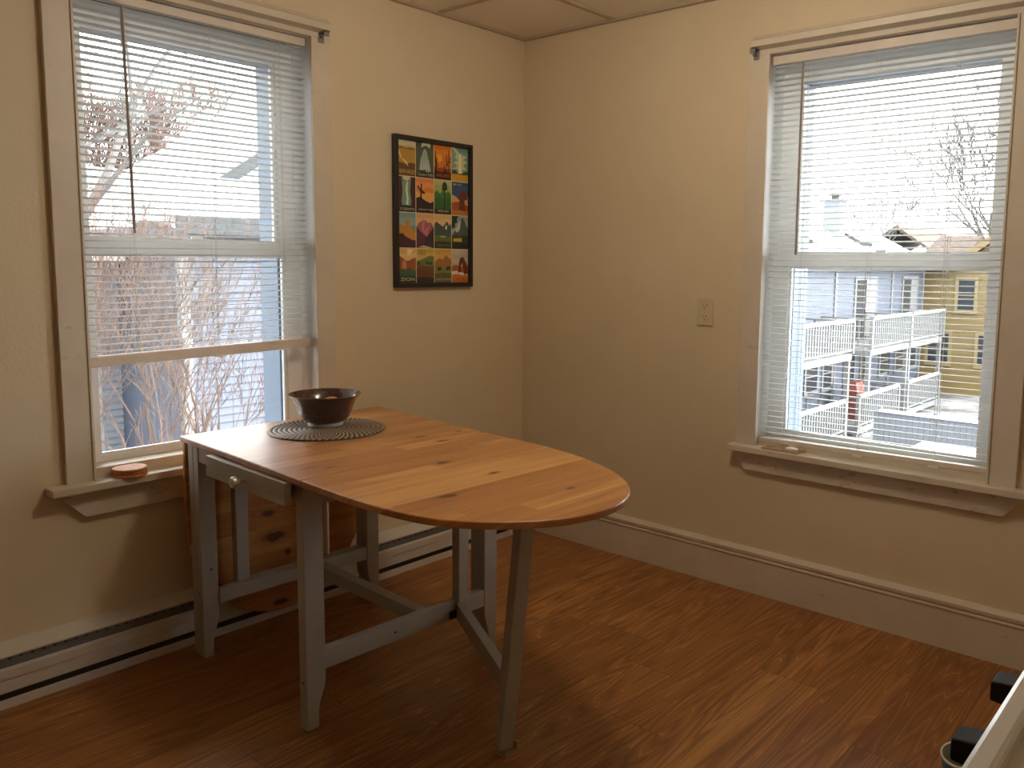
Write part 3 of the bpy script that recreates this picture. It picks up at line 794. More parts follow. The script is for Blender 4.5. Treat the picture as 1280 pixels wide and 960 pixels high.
for u, h in ((.08, .8), (.13, .6), (.72, .72), (.86, .86), (.6, .42)):
    ppoly([(u-.022, .15), (u-.022, h), (u, h+.03), (u+.022, h), (u+.022, .15)], srgb('2c1a16'), c)
    ppoly([(u+.02, h*.60), (u+.09, h*.60), (u+.09, h*.80), (u+.06, h*.80), (u+.06, h*.65), (u+.02, h*.65)], srgb('2c1a16'), c)
txt('SAGUARO', c, .5, .12, .8, .09, srgb('d9702c'))
c = cell(0, 3); sky(c, '6f9a94', '82a79b', '7fa596')
ppoly([(0, .98), (.3, .80), (.18, .72), (.38, .62), (.1, .55), (.36, .45), (.05, .36), (.95, .36), (.7, .5), (1, .6), (.72, .66), (.98, .78), (.62, .78), (.45, .86), (.2, 1), (0, 1)], srgb('c9cfa0'), c)
ppoly([(.38, .22), (.44, .5), (.46, .82), (.58, .82), (.58, .5), (.66, .22)], srgb('eee4bc'), c); ppoly(ridge([.30, .34, .24, .24, .30, .33]), srgb('41513a'), c)
ppoly(ridge([.20, .22, .2, .21]), srgb('cf9f35'), c)
c = cell(1, 0); sky(c, '6c8f80', '7a9c88'); ppoly([(.3, .95), (.36, 1), (.72, 1), (.66, .92), (.5, .88)], srgb('d9c49a'), c)
ppoly([(0, 0), (0, 1), (.24, 1), (.3, .6), (.24, .3), (.34, 0)], srgb('54302a'), c); ppoly([(1, 0), (1, 1), (.78, 1), (.7, .62), (.78, .3), (.68, 0)], srgb('4a2a28'), c)
ppoly([(.46, .15), (.52, .4), (.46, .62), (.52, .86), (.58, .86), (.56, .6), (.62, .4), (.6, .15)], srgb('dbe2cc'), c); ppoly(ridge([.15, .2, .15]), srgb('2c2a28'), c)
txt('YOSEMITE', c, .5, .08, .82, .07, srgb('cfc59b'))
c = cell(1, 1); sky(c, 'e08a4a', 'e89c58', 'dd8844', 'e9a860'); ppoly(ridge([.42, .46, .40, .34, .30, .36]), srgb('3a2629'), c)
ppoly([(.22, .38), (.24, .62), (.06, .74), (.1, .80), (.25, .68), (.27, .84), (.34, .84), (.33, .66), (.5, .60), (.48, .54), (.32, .58), (.31, .38)], srgb('24191b'), c)
txt('JOSHUA TREE', c, .5, .09, .84, .06, srgb('d8c8b8'))
c = cell(1, 2); sky(c, 'b9b97c', 'a9b070'); ppoly(ridge([.62, .7, .6, .72, .64, .7, .6]), srgb('4f7a3c'), c); ppoly(ridge([.42, .5, .44, .5, .42]), srgb('3c6a34'), c)
ppoly([(.56, .1), (.57, .7), (.44, .72), (.5, .92), (.62, .97), (.74, .9), (.78, .74), (.64, .7), (.66, .1)], srgb('25402a'), c)
for u in (.15, .28, .42, .82): ppoly([(u-.02, .1), (u-.015, .62), (u+.015, .62), (u+.02, .1)], srgb('2f5a30'), c)
ppoly(ridge([.14, .16, .14]), srgb('2b2b22'), c); txt('SEQUOIA', c, .5, .09, .66, .07, srgb('ddd4b0'))
c = cell(1, 3); sky(c, '39567a', '3d5c80'); ppoly(ridge([.62, .56, .50, .54, .6]), srgb('d8a878'), c); ppoly(ridge([.36, .42, .36, .3]), srgb('a9562e'), c)
ppoly([(.44, .08), (.46, .46), (.32, .52), (.52, .62), (.58, .72), (.75, .76), (.92, .66), (.98, .5), (.78, .46), (.82, .08)], srgb('6e3622'), c); ppoly(ridge([.14, .16, .12]), srgb('b87a3a'), c)
txt('BRYCE', c, .3, .92, .5, .06, srgb('c9c4b4'))
c = cell(2, 0); sky(c, '7f9a96', '8ca8a0', '93aca0'); ppoly(ridge([.66, .62, .60, .64]), srgb('6f8f90'), c)
ppoly([(0, .2), (0, .68), (.2, .66), (.38, .6), (.44, .78), (.54, .8), (.66, .76), (.66, .58), (.82, .56), (1, .46), (1, .2)], srgb('c2853a'), c)
ppoly(ridge([.44, .38, .34, .28, .22, .22]), srgb('4a2c34'), c); ppoly([(.16, .36), (.2, .44), (.24, .38), (.34, .42), (.36, .34), (.2, .3)], srgb('2c1c22'), c)
c = cell(2, 1); sky(c, 'd9a878', 'e0b284'); ppoly(ridge([.60, .74, .80, .82, .74, .76, .62]), srgb('a5606a'), c); ppoly([(.3, .74), (.4, .84), (.5, .78), (.45, .5), (.6, .6), (.8, .74), (.6, .34), (.3, .5)], srgb('c77a7a'), c)
ppoly(ridge([.62, .48, .36, .3, .2]), srgb('5a3440'), c); ppoly([(1, 0), (1, .64), (.8, .48), (.5, .26), (.4, 0)], srgb('41303a'), c); ppoly([(.1, .02), (.4, .08), (.9, .02), (.6, 0)], srgb('c9b07a'), c)
c = cell(2, 2); sky(c, 'd9b27a', 'dfbc88'); ppoly(ridge([.72, .80, .74, .70, .66, .74, .82, .70, .76]), srgb('46574f'), c)
ppoly([(.62, .60), (.70, .72), (.76, .66), (.72, .56)], srgb('d5d6c4'), c); ppoly(ridge([.38, .40, .37, .38]), srgb('66703a'), c); ppoly([(.3, .37), (.7, .38), (.6, .34), (.4, .34)], srgb('b9bfa0'), c)
ppoly(ridge([.20, .22, .20]), srgb('3b4128'), c); txt('GRAND TETON', c, .5, .1, .8, .055, srgb('8f8e60'))
c = cell(2, 3); sky(c, '8fa096', '9aa99e'); ppoly([(0, .4), (.2, .55), (.45, .8), (.6, .94), (.7, .95), (.9, .7), (1, .62), (1, .3), (0, .3)], srgb('4f6054'), c); ppoly([(.2, .56), (.4, .76), (.56, .90), (.5, .6), (.34, .5)], srgb('c5ccbe'), c)
ppoly([(0, 1), (.42, 1), (.3, .9), (.34, .8), (.2, .78), (.2, .66), (0, .6)], srgb('26332a'), c); ppoly(ridge([.36, .42, .38, .42, .38]), srgb('35472f'), c); ppoly([(.08, .22), (.1, .32), (.6, .34), (.62, .22)], srgb('d3b136'), c); ppoly(ridge([.2, .2, .18]), srgb('2a2a28'), c)
c = cell(3, 0); sky(c, 'ddb06a', 'e5c184'); ppoly([(.5, .98), (.56, .8), (.66, .8), (.86, .98)], srgb('efdba6'), c); ppoly(ridge([.86, .76, .70, .64, .66, .72, .74]), srgb('9a5736'), c)
ppoly([(.22, .42), (.26, .62), (.36, .68), (.46, .6), (.5, .42)], srgb('c98a58'), c); ppoly(ridge([.34, .42, .36, .44, .38, .34]), srgb('3f6247'), c); ppoly(ridge([.20, .2, .2]), srgb('2f3a2c'), c)
txt('ZION', c, .5, .11, .78, .10, srgb('e3cf9a'))
c = cell(3, 1); sky(c, 'c9a44e', 'd3b45e'); ppoly(ridge([.64, .68, .74, .80, .78]), srgb('6a7a3e'), c); ppoly(ridge([.50, .52, .48, .5]), srgb('75512c'), c)
for u, v in ((.12, .56), (.62, .58), (.8, .57)): ppoly([(u-.09, v-.03), (u-.05, v+.05), (u+.06, v+.05), (u+.1, v-.03)], srgb('3f4a26'), c)
ppoly(ridge([.44, .40, .42, .38]), srgb('6d4433'), c); ppoly(ridge([.16, .18, .14]), srgb('3c2c24'), c)
txt('MESA', c, .26, .93, .42, .055, srgb('5a4a20')); txt('VERDE', c, .26, .85, .42, .055, srgb('5a4a20'))
c = cell(3, 2); sky(c, 'cf9f4a', 'd8ab58'); ppoly(ridge([.62, .70, .74, .68, .84, .74, .72]), srgb('a5713c'), c); ppoly(ridge([.50, .52, .48, .52]), srgb('7f8246'), c); ppoly(ridge([.28, .3, .28]), srgb('5d5f34'), c)
for u, v in ((.3, .4), (.82, .42)): ppoly([(u-.13, v-.05), (u-.12, v+.05), (u, v+.08), (u+.12, v+.04), (u+.11, v-.06), (u+.04, v-.02), (u-.06, v-.05)], srgb('3b3522'), c)
txt('BADLANDS', c, .5, .1, .86, .07, srgb('c9b98a'))
c = cell(3, 3); sky(c, 'cbbfa4', 'b9b6a8', 'cfc0a0', 'b3b2a8'); ppoly(ridge([.50, .54, .48, .5, .52]), srgb('b05a34'), c); ppoly(ridge([.34, .36, .3, .28]), srgb('e0dccb'), c)
ppoly([(.36, .30), (.44, .62), (.52, .76), (.72, .78), (.92, .56), (1, .26), (.74, .24), (.7, .46), (.62, .6), (.54, .5), (.56, .32)], srgb('6b2f22'), c); ppoly(ridge([.24, .26, .22, .24]), srgb('c9752c'), c)
txt('ARCHES', c, .5, .1, .64, .08, srgb('b0521f'))
o = pm.build('print', M['print'], e, recalc=False, ink=True)

# ------------------------------------------------------------------ stove
SX0, SX1, SY = -2.62, -1.74, -2.585
e = empty('stove', ((SX0+SX1)/2, SY-.32, 0)); tag(e, 'white enamel kitchen stove with black knobs at the lower right corner', 'stove')
B(SX0+.005, SX1-.005, SY-.66, SY-.03, .0, .88).build('body', M['enamel'], e, bevel=.004)
m = MB(); m.box(SX0, SX1, SY-.66, SY-.006, .880, .902)
m.box(SX0, SX1, SY-.022, SY, .895, .915); m.box(SX0, SX0+.016, SY-.66, SY-.022, .900, .915); m.box(SX1-.016, SX1, SY-.66, SY-.022, .900, .915)
m.box(SX0+.016, SX1-.016, SY-.66, SY-.60, .900, .915)
m.build('cooktop', M['enamel'], e, bevel=.005)
B(SX0+.003, SX1-.003, SY-.030, SY-.004, .80, .893).build('control_panel', M['enamel'], e, bevel=.006)
B(SX0+.01, SX1-.01, SY-.030, SY-.006, .22, .785).build('oven_door', M['enamel'], e, bevel=.006)
B(SX0, SX1, SY-.68, SY-.655, .90, 1.04).build('back_guard', M['enamel'], e, bevel=.006)
for kx in (-2.295, -2.152, -2.018, -1.868):
    m = MB(); m.lathe([(.001, 0), (.020, 0), (.020, .010), (.017, .014), (.001, .014)], (0, 0, 0), 24)
    m.v = [(kx+x, SY-.004+z, .860+y*.8) for x, y, z in m.v]
    m.hexa([(kx-.017, SY+.009, .848), (kx+.017, SY+.009, .848), (kx+.017, SY+.009, .874), (kx-.017, SY+.009, .874)],
           [(kx-.015, SY+.036, .850), (kx+.015, SY+.036, .850), (kx+.015, SY+.036, .870), (kx-.015, SY+.036, .870)])
    m.build('knob', M['black'], e, bevel=.003)
for bx_, by_, br_ in ((-2.40, SY-.19, .085), (-1.96, SY-.19, .07), (-2.40, SY-.46, .07), (-1.96, SY-.46, .085)):
    m = MB(); pts = [((.02+(br_-.02)*t/90)*math.cos(t*.28)+bx_, (.02+(br_-.02)*t/90)*math.sin(t*.28)+by_, .912) for t in range(91)]
    m.tube(pts, .0045, 6); m.tube([(bx_-br_, by_, .905), (bx_+br_, by_, .905)], .003, 5)
    m.build('burner', M['black'], e, smooth=True)

# ------------------------------------------------------------------ blue tub on the floor
tc = (-.839, -2.252, 0)
e = empty('plastic_tub', tc); tag(e, 'small teal blue plastic tub with white rim on the floor by the stove', 'tub')
m = MB(); m.lathe([(.001, 0), (.044, 0), (.047, .004), (.062, .112), (.059, .112), (.045, .006), (.001, .006)], tc, 40, sx=1, sy=.8); m.build('body', M['teal'], e, smooth=True)
m = MB(); m.lathe([(.0600, .109), (.0632, .109), (.0645, .113), (.0625, .116), (.0590, .114), (.0600, .109)], tc, 40, sx=1, sy=.8, cap=False); m.build('rim', M['white'], e, smooth=True)
m = MB(); m.lathe([(.001, .030), (.0475, .030), (.0585, .110), (.0570, .110), (.046, .034), (.001, .034)], tc, 40, sx=1, sy=.8); m.build('liner', M['liner'], e, smooth=True)

# ------------------------------------------------------------------ outside
GZ = -4.6
tag(B(-40, 120, -60, 120, GZ-.3, GZ).build('ground', M['ground']), kind='structure')
random.seed(7)
def clap(mb, T, a0, a1, z0, z1, exp=.12, out=.014, mi=0):
    """clapboard wall: every board tips out at its lower edge"""
    z = z0
    while z < z1-1e-6:
        zt = min(z+exp, z1)
        mb.add([T(a0, -out, z), T(a1, -out, z), T(a1, 0, zt), T(a0, 0, zt), T(a0, 0, z), T(a1, 0, z)],
               [(0, 1, 2, 3), (4, 5, 1, 0), (0, 3, 4), (1, 5, 2)], mi)
        z = zt
def house_window(par, T, a0, a1, z0, z1, fr=.10, name='window', pane='ext_glass', trim='ext_white', bars=1):
    m = MB(); d0, d1 = -.06, .0
    m.box(a0-fr, a0, d0, d1, z0-fr, z1+fr, T=T); m.box(a1, a1+fr, d0, d1, z0-fr, z1+fr, T=T)
    m.box(a0, a1, d0, d1, z0-fr, z0, T=T); m.box(a0, a1, d0, d1, z1, z1+fr, T=T)
    m.box(a0-fr-.03, a1+fr+.03, d0-.04, d1, z0-fr-.03, z0-fr, T=T)
    if bars: m.box(a0, a1, d0+.01, d1, (z0+z1)/2-.03, (z0+z1)/2+.03, T=T)
    w = m.build(name, M[trim], par)
    MB().box(a0, a1, -.03, -.01, z0, z1, T=T).build('pane', M[pane], w)
    return w
def railing(mb, p0, p1, zf, h=1.0, sp=.16, ends=True):
    p0, p1 = Vector(p0), Vector(p1); L = (p1-p0).length; d = (p1-p0)/L; nrm = Vector((-d.y, d.x))
    def bar(a0, a1, w, z0, z1):
        q = []
        for a, s_ in ((a0, -w), (a1, -w), (a1, w), (a0, w)):
            p = p0+d*a+nrm*s_; q.append((p.x, p.y))
        mb.hexa([(x, y, z0) for x, y in q], [(x, y, z1) for x, y in q])
    i_ = 0 if ends else .08
    bar(i_, L, .05, zf+h-.06, zf+h); bar(i_, L, .03, zf+.08, zf+.14)
    a = 0 if ends else sp
    while a <= L-(0 if ends else sp*.5):
        bar(a-.035, a+.035, .02, zf+.1, zf+h-.05); a += sp
    for a in ((0, L) if ends else ()): bar(a-.06, a+.06, .06, zf, zf+h+.08)

# --- row house with decks, seen through the right window
FY = 9.8
e = empty('row_house', (29, FY, GZ)); tag(e, 'blue clapboard row house with snowy roof and decks seen through the right window', 'house')
TN = lambda s, d, z: (s, FY+d, z)
m = MB(); m.box(19, 37.6, FY+.02, FY+7, GZ, 1.30); clap(m, TN, 19, 37.6, GZ, 1.30, .16); m.build('wall', M['blue_siding'], e)
m = MB()
for x in (19.1, 24.7, 27.4, 33.4, 37.5): m.box(x-.08, x+.08, -.06, 0, GZ, 1.30, T=TN)
m.box(19, 37.6, -.05, 0, -1.95, -1.75, T=TN); m.box(19, 37.6, -.08, 0, 1.1, 1.30, T=TN)
m.build('corner_board', M['ext_white'], e)
for a0, a1 in ((29.4, 31.5), (34.8, 36.6)):
    w = house_window(e, TN, a0, a1, -1.7, .75, .14, 'sliding_door', bars=0)
    B(a0+.95, a0+1.12, FY-.07, FY-.02, -1.7, .75).build('door_stile', M['ext_white'], w)
    B(a0+1.12, a1, FY-.05, FY-.03, -1.7, .75).build('door_curtain', M['ext_white'], w)
house_window(e, TN, 21.6, 22.6, -.6, .7, .12)
for a0 in (25.1, 26.6, 28.6, 30.3, 32.4, 34.3, 36.0): house_window(e, TN, a0, a0+.95, -3.2, -2.15, .12)
SL = .52
RO = lambda y: 1.36+(y-FY+.5)*SL
m = MB(); m.hexa([(18.6, FY-.5, 1.22), (38.0, FY-.5, 1.22), (38.0, FY+4, 1.22+4.5*SL), (18.6, FY+4, 1.22+4.5*SL)], [(18.6, FY-.5, 1.36), (38.0, FY-.5, 1.36), (38.0, FY+4, 1.36+4.5*SL), (18.6, FY+4, 1.36+4.5*SL)])
m.build('roof', M['snow'], e)
for x, y, L_ in ((26.2, FY+.9, 1.3), (27.6, FY+2.2, 1.2), (32.6, FY+1.0, 1.5)):
    z0, z1 = RO(y)+.02, RO(y+L_)+.02
    m = MB(); m.hexa([(x, y, z0), (x+1.1, y, z0), (x+1.1, y+L_, z1), (x, y+L_, z1)], [(x, y, z0+.14), (x+1.1, y, z0+.14), (x+1.1, y+L_, z1+.14), (x, y+L_, z1+.14)])
    m.build('skylight', M['ext_glass'], e)
m = MB(); m.box(31.6, 32.3, FY+1.7, FY+2.4, 2.2, 4.0); m.box(31.5, 32.4, FY+1.6, FY+2.5, 4.0, 4.08); ch = m.build('chimney', M['pale_blue'], e)
MB().lathe([(.16, 0), (.16, .16), (.30, .18), (.26, .26), (.001, .28)], (31.95, FY+2.05, 4.08), 14).build('chimney_cap', M['greybark'], ch)
def deck(x0, x1, zf, name='deck'):
    y0 = FY-1.85
    m = MB(); m.box(x0, x1, y0, FY, zf-.22, zf)
    for x in (x0+.1, x1-.1): m.box(x-.07, x+.07, y0+.03, y0+.17, GZ, zf-.2)
    d = m.build(name, M['ext_white'], e)
    m = MB(); railing(m, (x0, y0), (x1, y0), zf, 1.1, .2); railing(m, (x0, y0), (x0, FY), zf, 1.1, .45, False); railing(m, (x1, y0), (x1, FY), zf, 1.1, .45, False)
    m.build('railing', M['ext_white'], d)
    m = MB(); m.box(x0-.05, x1+.05, y0-.06, y0+.06, zf+1.1, zf+1.16); m.build('snow_cap', M['snow'], d)
deck(20.4, 24.6, -1.62); deck(26.3, 30.4, -1.62); deck(30.5, 34.6, -1.62)
deck(20.0, 24.2, -4.3); deck(25.4, 29.4, -4.3); deck(30.4, 34.4, -4.3)
m = MB(); m.box(27.0, 28.0, 8.6, 9.2, -4.3, -3.3); m.hexa([(27.0, 8.6, -3.3), (28.0, 8.6, -3.3), (28.0, 9.2, -3.3), (27.0, 9.2, -3.3)], [(27.2, 8.75, -2.95), (27.8, 8.75, -2.95), (27.8, 9.05, -2.95), (27.2, 9.05, -2.95)])
tag(m.build('covered_grill', M['redcloth'], None, org=(27.5, 8.9, -4.3), bevel=.03), 'red covered grill on the middle lower deck of the blue row house', 'grill')

# --- yellow house behind the decks
YX = 38.6
TY = lambda s, d, z: (YX+d, s, z)
e = empty('yellow_house', (YX+4, 5.5, GZ)); tag(e, 'yellow clapboard house with gabled roof at the right of the right window', 'house')
yc, ye, ze, zp = 5.6, 8.6, 1.4, 3.7
m = MB(); m.box(YX+.02, YX+8, 1.0, 10.3, GZ, 1.3); clap(m, TY, 1.0, 10.3, GZ, 1.3, .17)
m.add([(YX, 2*yc-ye, 1.3), (YX, ye, 1.3), (YX, yc, zp), (YX+6, 2*yc-ye, 1.3), (YX+6, ye, 1.3), (YX+6, yc, zp)], [(0, 1, 2), (3, 5, 4), (0, 2, 5, 3), (1, 4, 5, 2)])
m.build('wall', M['yellow_siding'], e)
m = MB()
for sgn in (1, -1):
    ya = yc+sgn*(ye+.3-yc); z_ = ze-.3*.73
    m.hexa([(YX-.4, ya, z_), (YX+6, ya, z_), (YX+6, yc, zp+.05), (YX-.4, yc, zp+.05)], [(YX-.4, ya, z_+.2), (YX+6, ya, z_+.2), (YX+6, yc, zp+.25), (YX-.4, yc, zp+.25)])
m.hexa([(YX-.4, ye, 1.15), (YX-.4, 10.6, 1.15), (YX+4, 10.6, 2.7), (YX+4, ye, 2.7)], [(YX-.4, ye, 1.35), (YX-.4, 10.6, 1.35), (YX+4, 10.6, 2.9), (YX+4, ye, 2.9)])
m.build('roof', M['shingle'], e)
m = MB()
for sgn in (1, -1):
    ya = yc+sgn*(ye+.35-yc); z_ = ze-.35*.73
    m.hexa([(YX-.52, ya, z_-.12), (YX-.41, ya, z_-.12), (YX-.41, yc, zp-.06), (YX-.52, yc, zp-.06)], [(YX-.52, ya, z_+.24), (YX-.41, ya, z_+.24), (YX-.41, yc, zp+.30), (YX-.52, yc, zp+.30)])
m.build('rake_trim', M['yellow_siding'], e)
for a0, a1, z0, z1 in ((7.8, 8.5, -.65, .70), (8.8, 9.7, -3.15, -1.8), (6.7, 7.5, -3.15, -1.8), (4.2, 5.1, -.65, .70), (3.2, 4.1, -3.15, -1.8)):
    house_window(e, TY, a0, a1, z0, z1, .15, trim='yellow_trim')
# house further back with a brown roof
e = empty('brown_roof_house', (56, 16, GZ)); tag(e, 'house with brown shingle roof behind the yellow house and bare tree', 'house')
m = MB(); m.box(52, 60, 13.6, 18.4, GZ, 1.9); m.build('wall', M['pale_blue'], e)
m = MB(); m.hexa([(51.5, 13, 1.7), (60.5, 13, 1.7), (60.5, 16, 3.7), (51.5, 16, 3.7)], [(51.5, 13, 1.9), (60.5, 13, 1.9), (60.5, 16, 3.9), (51.5, 16, 3.9)])
m.hexa([(51.5, 16, 3.7), (60.5, 16, 3.7), (60.5, 19, 1.7), (51.5, 19, 1.7)], [(51.5, 16, 3.9), (60.5, 16, 3.9), (60.5, 19, 1.9), (51.5, 19, 1.9)])
m.build('roof', M['shingle'], e)
# parked car below
e = empty('parked_car', (18.4, 3.0, GZ)); tag(e, 'dark snow-dusted car parked below the decks', 'car')
cx0, cy0 = 17.2, 2.2
m = MB()
k = [(0, .35), (0, .85), (.5, .95), (1.0, 1.42), (2.7, 1.42), (3.4, .98), (4.3, .88), (4.4, .35)]
m.hexa([(cx0-1+x, cy0, GZ+z) for x, z in k], [(cx0-1+x, cy0+1.7, GZ+z) for x, z in k]); m.build('body', M['ext_glass'], e, bevel=.08)
B(cx0, cx0+1.7, cy0+.1, cy0+1.6, GZ+1.43, GZ+1.5).build('snow_layer', M['snow'], e, bevel=.03)
for x in (.9, 3.5):
    for y in (0.05, 1.5):
        MB().tube([(cx0-1+x, cy0+y, GZ+.33), (cx0-1+x, cy0+y+.2, GZ+.33)], .33, 16).build('wheel', M['black'], e)

# grey board fence below the decks
e = empty('garden_fence', (24.6, 5, GZ)); tag(e, 'grey board fence with snow on top behind the parked car', 'fence')
m = MB(); y = 1.5
while y < 6.9:
    m.box(24.5, 24.54, y, y+.17, GZ, GZ+1.15); y += .18
m.build('boards', M['pale_blue'], e)
m = MB(); m.box(24.44, 24.62, 1.5, 6.9, GZ+1.15, GZ+1.23); m.build('snow_cap', M['snow'], e)
for y in (1.5, 3.3, 5.1, 6.85): B(24.54, 24.66, y, y+.12, GZ, GZ+1.3).build('post', M['pale_blue'], e)

# --- blue house across the yard, left window
BY = 8.8
e = empty('blue_house', (6, BY, GZ)); tag(e, 'blue clapboard house with white corner boards seen through the left window', 'house')
TH_ = lambda s, d, z: (s, BY+d, z)
m = MB(); m.box(2.55, 9, BY+.02, BY+6, GZ, 1.72); clap(m, TH_, 2.55, 9, GZ, 1.72, .11, .03); m.build('wall', M['blue_siding'], e)
m = MB(); m.box(2.48, 2.62, -.05, .1, GZ, 1.72, T=TH_); m.box(3.72, 3.86, -.05, 0, GZ, 1.72, T=TH_); m.build('corner_board', M['ext_white'], e)
TW = lambda s, d, z: (s, BY+2.2+d, z)
m = MB(); m.box(1.5, 2.55, BY+2.22, BY+6, GZ, 1.3); clap(m, TW, 1.5, 2.55, GZ, 1.3, .11, .03); m.build('side_wing', M['pale_blue'], e)
m = MB()
for x in (1.55, 2.1): m.box(x-.05, x+.05, BY+1.9, BY+2.0, GZ, 1.2)
m.build('porch_post', M['ext_white'], e)
m = MB(); m.hexa([(2.3, BY-.35, 1.66), (9.2, BY-.35, 1.66), (9.2, BY+3, 2.5), (2.3, BY+3, 2.5)], [(2.3, BY-.35, 1.82), (9.2, BY-.35, 1.82), (9.2, BY+3, 2.7), (2.3, BY+3, 2.7)])
m.hexa([(1.2, BY+1.7, 1.2), (2.5, BY+1.7, 1.2), (2.5, BY+4, 1.6), (1.2, BY+4, 1.6)], [(1.2, BY+1.7, 1.34), (2.5, BY+1.7, 1.34), (2.5, BY+4, 1.75), (1.2, BY+4, 1.75)])
m.build('roof', M['snow'], e)
m = MB(); m.box(2.3, 9.2, BY-.42, BY-.35, 1.60, 1.84); m.build('gutter', M['slate'], e)
house_window(e, TH_, 4.6, 5.5, -.9, .6, .12)
# --- white gabled house behind it
e = empty('gabled_house', (9, 16, GZ)); tag(e, 'white house with grey gable edges behind the blue house', 'house')
m = MB(); x0, x1, yb = 5.8, 13.8, 15.6
m.box(x0, x1, yb, yb+6, GZ, 2.4); m.add([(x0, yb, 2.4), (x1, yb, 2.4), ((x0+x1)/2, yb, 5.1), (x0, yb+6, 2.4), (x1, yb+6, 2.4), ((x0+x1)/2, yb+6, 5.1)], [(0, 1, 2), (3, 5, 4), (0, 2, 5, 3), (1, 4, 5, 2)])
m.build('wall', M['snow'], e)
m = MB()
for xa in (x0-.5, x1+.5):
    xm = (x0+x1)/2
    m.hexa([(xa, yb-.5, 2.05), (xa, yb+6.5, 2.05), (xm, yb+6.5, 5.1), (xm, yb-.5, 5.1)], [(xa, yb-.5, 2.30), (xa, yb+6.5, 2.30), (xm, yb+6.5, 5.35), (xm, yb-.5, 5.35)])
m.build('roof', M['snow'], e)
m = MB()
for xa in (x0-.5, x1+.5):
    m.hexa([(xa, yb-.62, 2.0), (xa, yb-.5, 2.0), (xm, yb-.5, 5.05), (xm, yb-.62, 5.05)], [(xa, yb-.62, 2.30), (xa, yb-.5, 2.30), (xm, yb-.5, 5.35), (xm, yb-.62, 5.35)])
m.build('rake_board', M['slate'], e)
# --- yellow house far left
e = empty('yellow_cottage', (2.6, 17, GZ)); tag(e, 'yellow house with red brick base at the left edge of the left window', 'house')
TC = lambda s, d, z: (s, 16+d, z)
m = MB(); m.box(.5, 4.9, 16.02, 21, GZ, 1.5); clap(m, TC, .5, 4.9, -1.2, 1.5, .13); m.build('wall', M['yellow_siding'], e)
B(.45, 4.95, 15.9, 16, GZ, -.9).build('brick_base', M['brick'], e)
house_window(e, TC, 4.25, 4.7, .35, 1.2, .1); house_window(e, TC, 2.6, 3.5, -.6, .9, .1)
m = MB(); m.hexa([(.1, 15.5, 1.45), (5.1, 15.5, 1.45), (5.1, 18.5, 2.6), (.1, 18.5, 2.6)], [(.1, 15.5, 1.6), (5.1, 15.5, 1.6), (5.1, 18.5, 2.8), (.1, 18.5, 2.8)]); m.build('roof', M['snow'], e)

# ------------------------------------------------------------------ bare trees
def tree(name, base, trunk_h, crown, levels, nbr, mat, seed, label, r0=.09, spread=.75, lean=(0, 0), stems=1, upb=.25, minr=.004, ratio=.68, group='bare trees outside'):
    rnd = random.Random(seed)
    e = empty(name, base); tag(e, label, 'tree', group)
    tm = MB(); bm_ = MB()
    def limb(p, d, L, r, lv):
        segs = 4 if lv < 2 else 3
        pts = [p.copy()]; rr = [r]; q = p.copy(); dd = d.copy(); starts = []
        for i in range(segs):
            dd = (dd+Vector((rnd.uniform(-1, 1), rnd.uniform(-1, 1), rnd.uniform(-.5, .9)))*.16).normalized()
            q = q+dd*(L/segs); pts.append(q.copy()); rr.append(max(minr*.6, r*(1-.55*(i+1)/segs))); starts.append((q.copy(), dd.copy(), rr[-1]))
        bm_.tube(pts, rr, 5 if r > .02 else 3, cap=False)
        if lv >= levels: return
        k = nbr if lv > 0 else nbr+1
        for i in range(k):
            sp, sd, sr = starts[min(len(starts)-1, int(rnd.random()*len(starts)*.9+.3))] if i else starts[-1]
            ax = Vector((rnd.uniform(-1, 1), rnd.uniform(-1, 1), rnd.uniform(-.6, .6))).normalized()
            nd = (sd+ax*spread+Vector((0, 0, upb))).normalized()
            limb(sp, nd, L*ratio*rnd.uniform(.75, 1.15), max(minr, sr*.72), lv+1)
    for s_ in range(stems):
        b = Vector(base)+Vector((rnd.uniform(-.15, .15), rnd.uniform(-.15, .15), 0))*(stems > 1)
        top = b+Vector((lean[0]+rnd.uniform(-.4, .4)*(stems > 1), lean[1]+rnd.uniform(-.4, .4)*(stems > 1), trunk_h))
        mid = (b+top)/2+Vector((rnd.uniform(-.1, .1), rnd.uniform(-.1, .1), 0))
        tm.tube([b, mid, top], [r0, r0*.85, r0*.7], 7)
        for k in range(nbr+1):
            d = Vector((rnd.uniform(-1, 1)*spread, rnd.uniform(-1, 1)*spread, 1)).normalized()
            limb(top-Vector((0, 0, .15*k*trunk_h/6)), d, crown, r0*.62, 1)
    tm.build('trunk', mat, e, smooth=True); bm_.build('branches', mat, e, recalc=False)
    return e
tree('bare_tree', (-.35, 3.6, GZ), 3.3, 1.15, 6, 3, M['bark'], 3, 'tall bare brown shrub close outside the left window, nearest to the glass', .042, .62, stems=2, upb=.35, minr=.0028)
tree('bare_tree', (.75, 4.9, GZ), 3.3, 1.25, 6, 3, M['bark'], 11, 'bare brown branching tree in front of the blue siding, right part of left window', .05, .60, stems=2, upb=.38, minr=.0034)
tree('bare_tree', (-.1, 6.6, GZ), 3.4, 1.4, 6, 3, M['redtwig'], 21, 'bare reddish tree in front of the yellow house, left edge of left window', .05, .6, stems=2, upb=.35, minr=.004)
tree('bare_tree', (9.0, 27, GZ), 5.6, 2.6, 6, 4, M['redtwig'], 31, 'dense reddish bare tree rising behind the yellow house in the left window', .2, .7, stems=1, upb=.3, minr=.016, ratio=.72)
tree('bare_tree', (1.0, 9.4, GZ), 6.4, 2.4, 5, 3, M['greybark'], 43, 'grey bare tree with long slanting branches at upper left of left window', .13, .85, lean=(.4, .2), upb=.1, minr=.008)
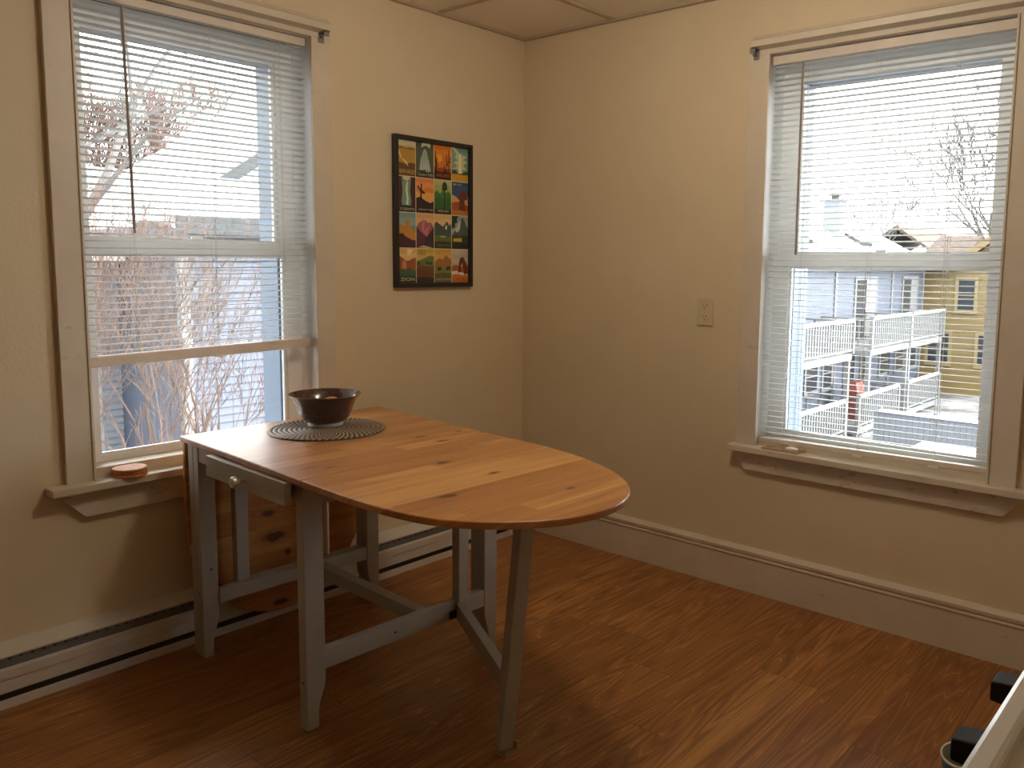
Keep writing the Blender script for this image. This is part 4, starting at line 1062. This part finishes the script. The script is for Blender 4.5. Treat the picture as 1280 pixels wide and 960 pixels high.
tree('bare_tree', (41, 13.6, GZ), 5.6, 2.2, 5, 3, M['greybark'], 51, 'small bare tree behind the snowy roof in the right window', .13, .6, upb=.35, minr=.016)
tree('bare_tree', (50, 9.6, GZ), 6.2, 3.5, 6, 3, M['greybark'], 63, 'large bare tree behind the yellow house in the right window', .26, .75, upb=.2, minr=.026, ratio=.74)

# ------------------------------------------------------------------ light
w = bpy.data.worlds.new('overcast'); bpy.context.scene.world = w; w.use_nodes = True; nt = w.node_tree
for n in list(nt.nodes): nt.nodes.remove(n)
out = nt.nodes.new('ShaderNodeOutputWorld'); bg = nt.nodes.new('ShaderNodeBackground')
tc_ = nt.nodes.new('ShaderNodeTexCoord'); sp = nt.nodes.new('ShaderNodeSeparateXYZ'); nt.links.new(tc_.outputs['Generated'], sp.inputs[0])
nt.links.new(RAMP(nt, MA(nt, 'MULTIPLY_ADD', sp.outputs[2], .5, .5), [(.48, (.90, .90, .92)), (.60, (1, .985, .96)), (1, (1, .985, .95))]), bg.inputs[0])
# overcast sky, brightest around the veiled sun to the right of the house
nrm = nt.nodes.new('ShaderNodeVectorMath'); nrm.operation = 'NORMALIZE'; nt.links.new(tc_.outputs['Generated'], nrm.inputs[0])
dp = nt.nodes.new('ShaderNodeVectorMath'); dp.operation = 'DOT_PRODUCT'; nt.links.new(nrm.outputs[0], dp.inputs[0])
sd = Vector((.42, -.88, .20)).normalized(); dp.inputs[1].default_value = sd
lobe = MA(nt, 'POWER', MA(nt, 'MAXIMUM', dp.outputs['Value'], 0.), 4.)
nt.links.new(MA(nt, 'MULTIPLY_ADD', lobe, 17., 7.), bg.inputs[1])
nt.links.new(bg.outputs[0], out.inputs[0])
# globe lamp added out of view above the table to fill the room with light
GL = (-1.20, -1.45)
e = empty('fill_lamp', (*GL, CH)); tag(e, 'unseen glowing globe added under the ceiling grid as fill light', 'lamp')
MB().lathe([(.001, 0), (.075, 0), (.075, -.02), (.05, -.03), (.03, -.075), (.001, -.075)], (*GL, CH-.007), 32).build('canopy', M['white'], e, smooth=True)
m, nt, b = new_mat('fill_globe_glow')
b.inputs['Base Color'].default_value = (.9, .88, .82, 1); b.inputs['Emission Color'].default_value = (1, .87, .68, 1); b.inputs['Emission Strength'].default_value = 46
k = 16
MB().lathe([(max(.001, .10*math.sin(PI*t/k)), -.10*math.cos(PI*t/k)) for t in range(k+1)], (*GL, CH-.175), 32).build('globe', m, e, smooth=True)

sc = bpy.context.scene
sc.view_settings.view_transform = 'Standard'; sc.view_settings.look = 'None'; sc.view_settings.gamma = 1
sc.view_settings.use_curve_mapping = False; sc.view_settings.exposure = .15
sc.cycles.use_denoising = True
sc.cycles.use_adaptive_sampling = False
sc.cycles.max_bounces = 12; sc.cycles.diffuse_bounces = 6; sc.cycles.glossy_bounces = 4; sc.cycles.transparent_max_bounces = 24
sc.cycles.caustics_reflective = False; sc.cycles.caustics_refractive = False
sc.cycles.sample_clamp_indirect = 6
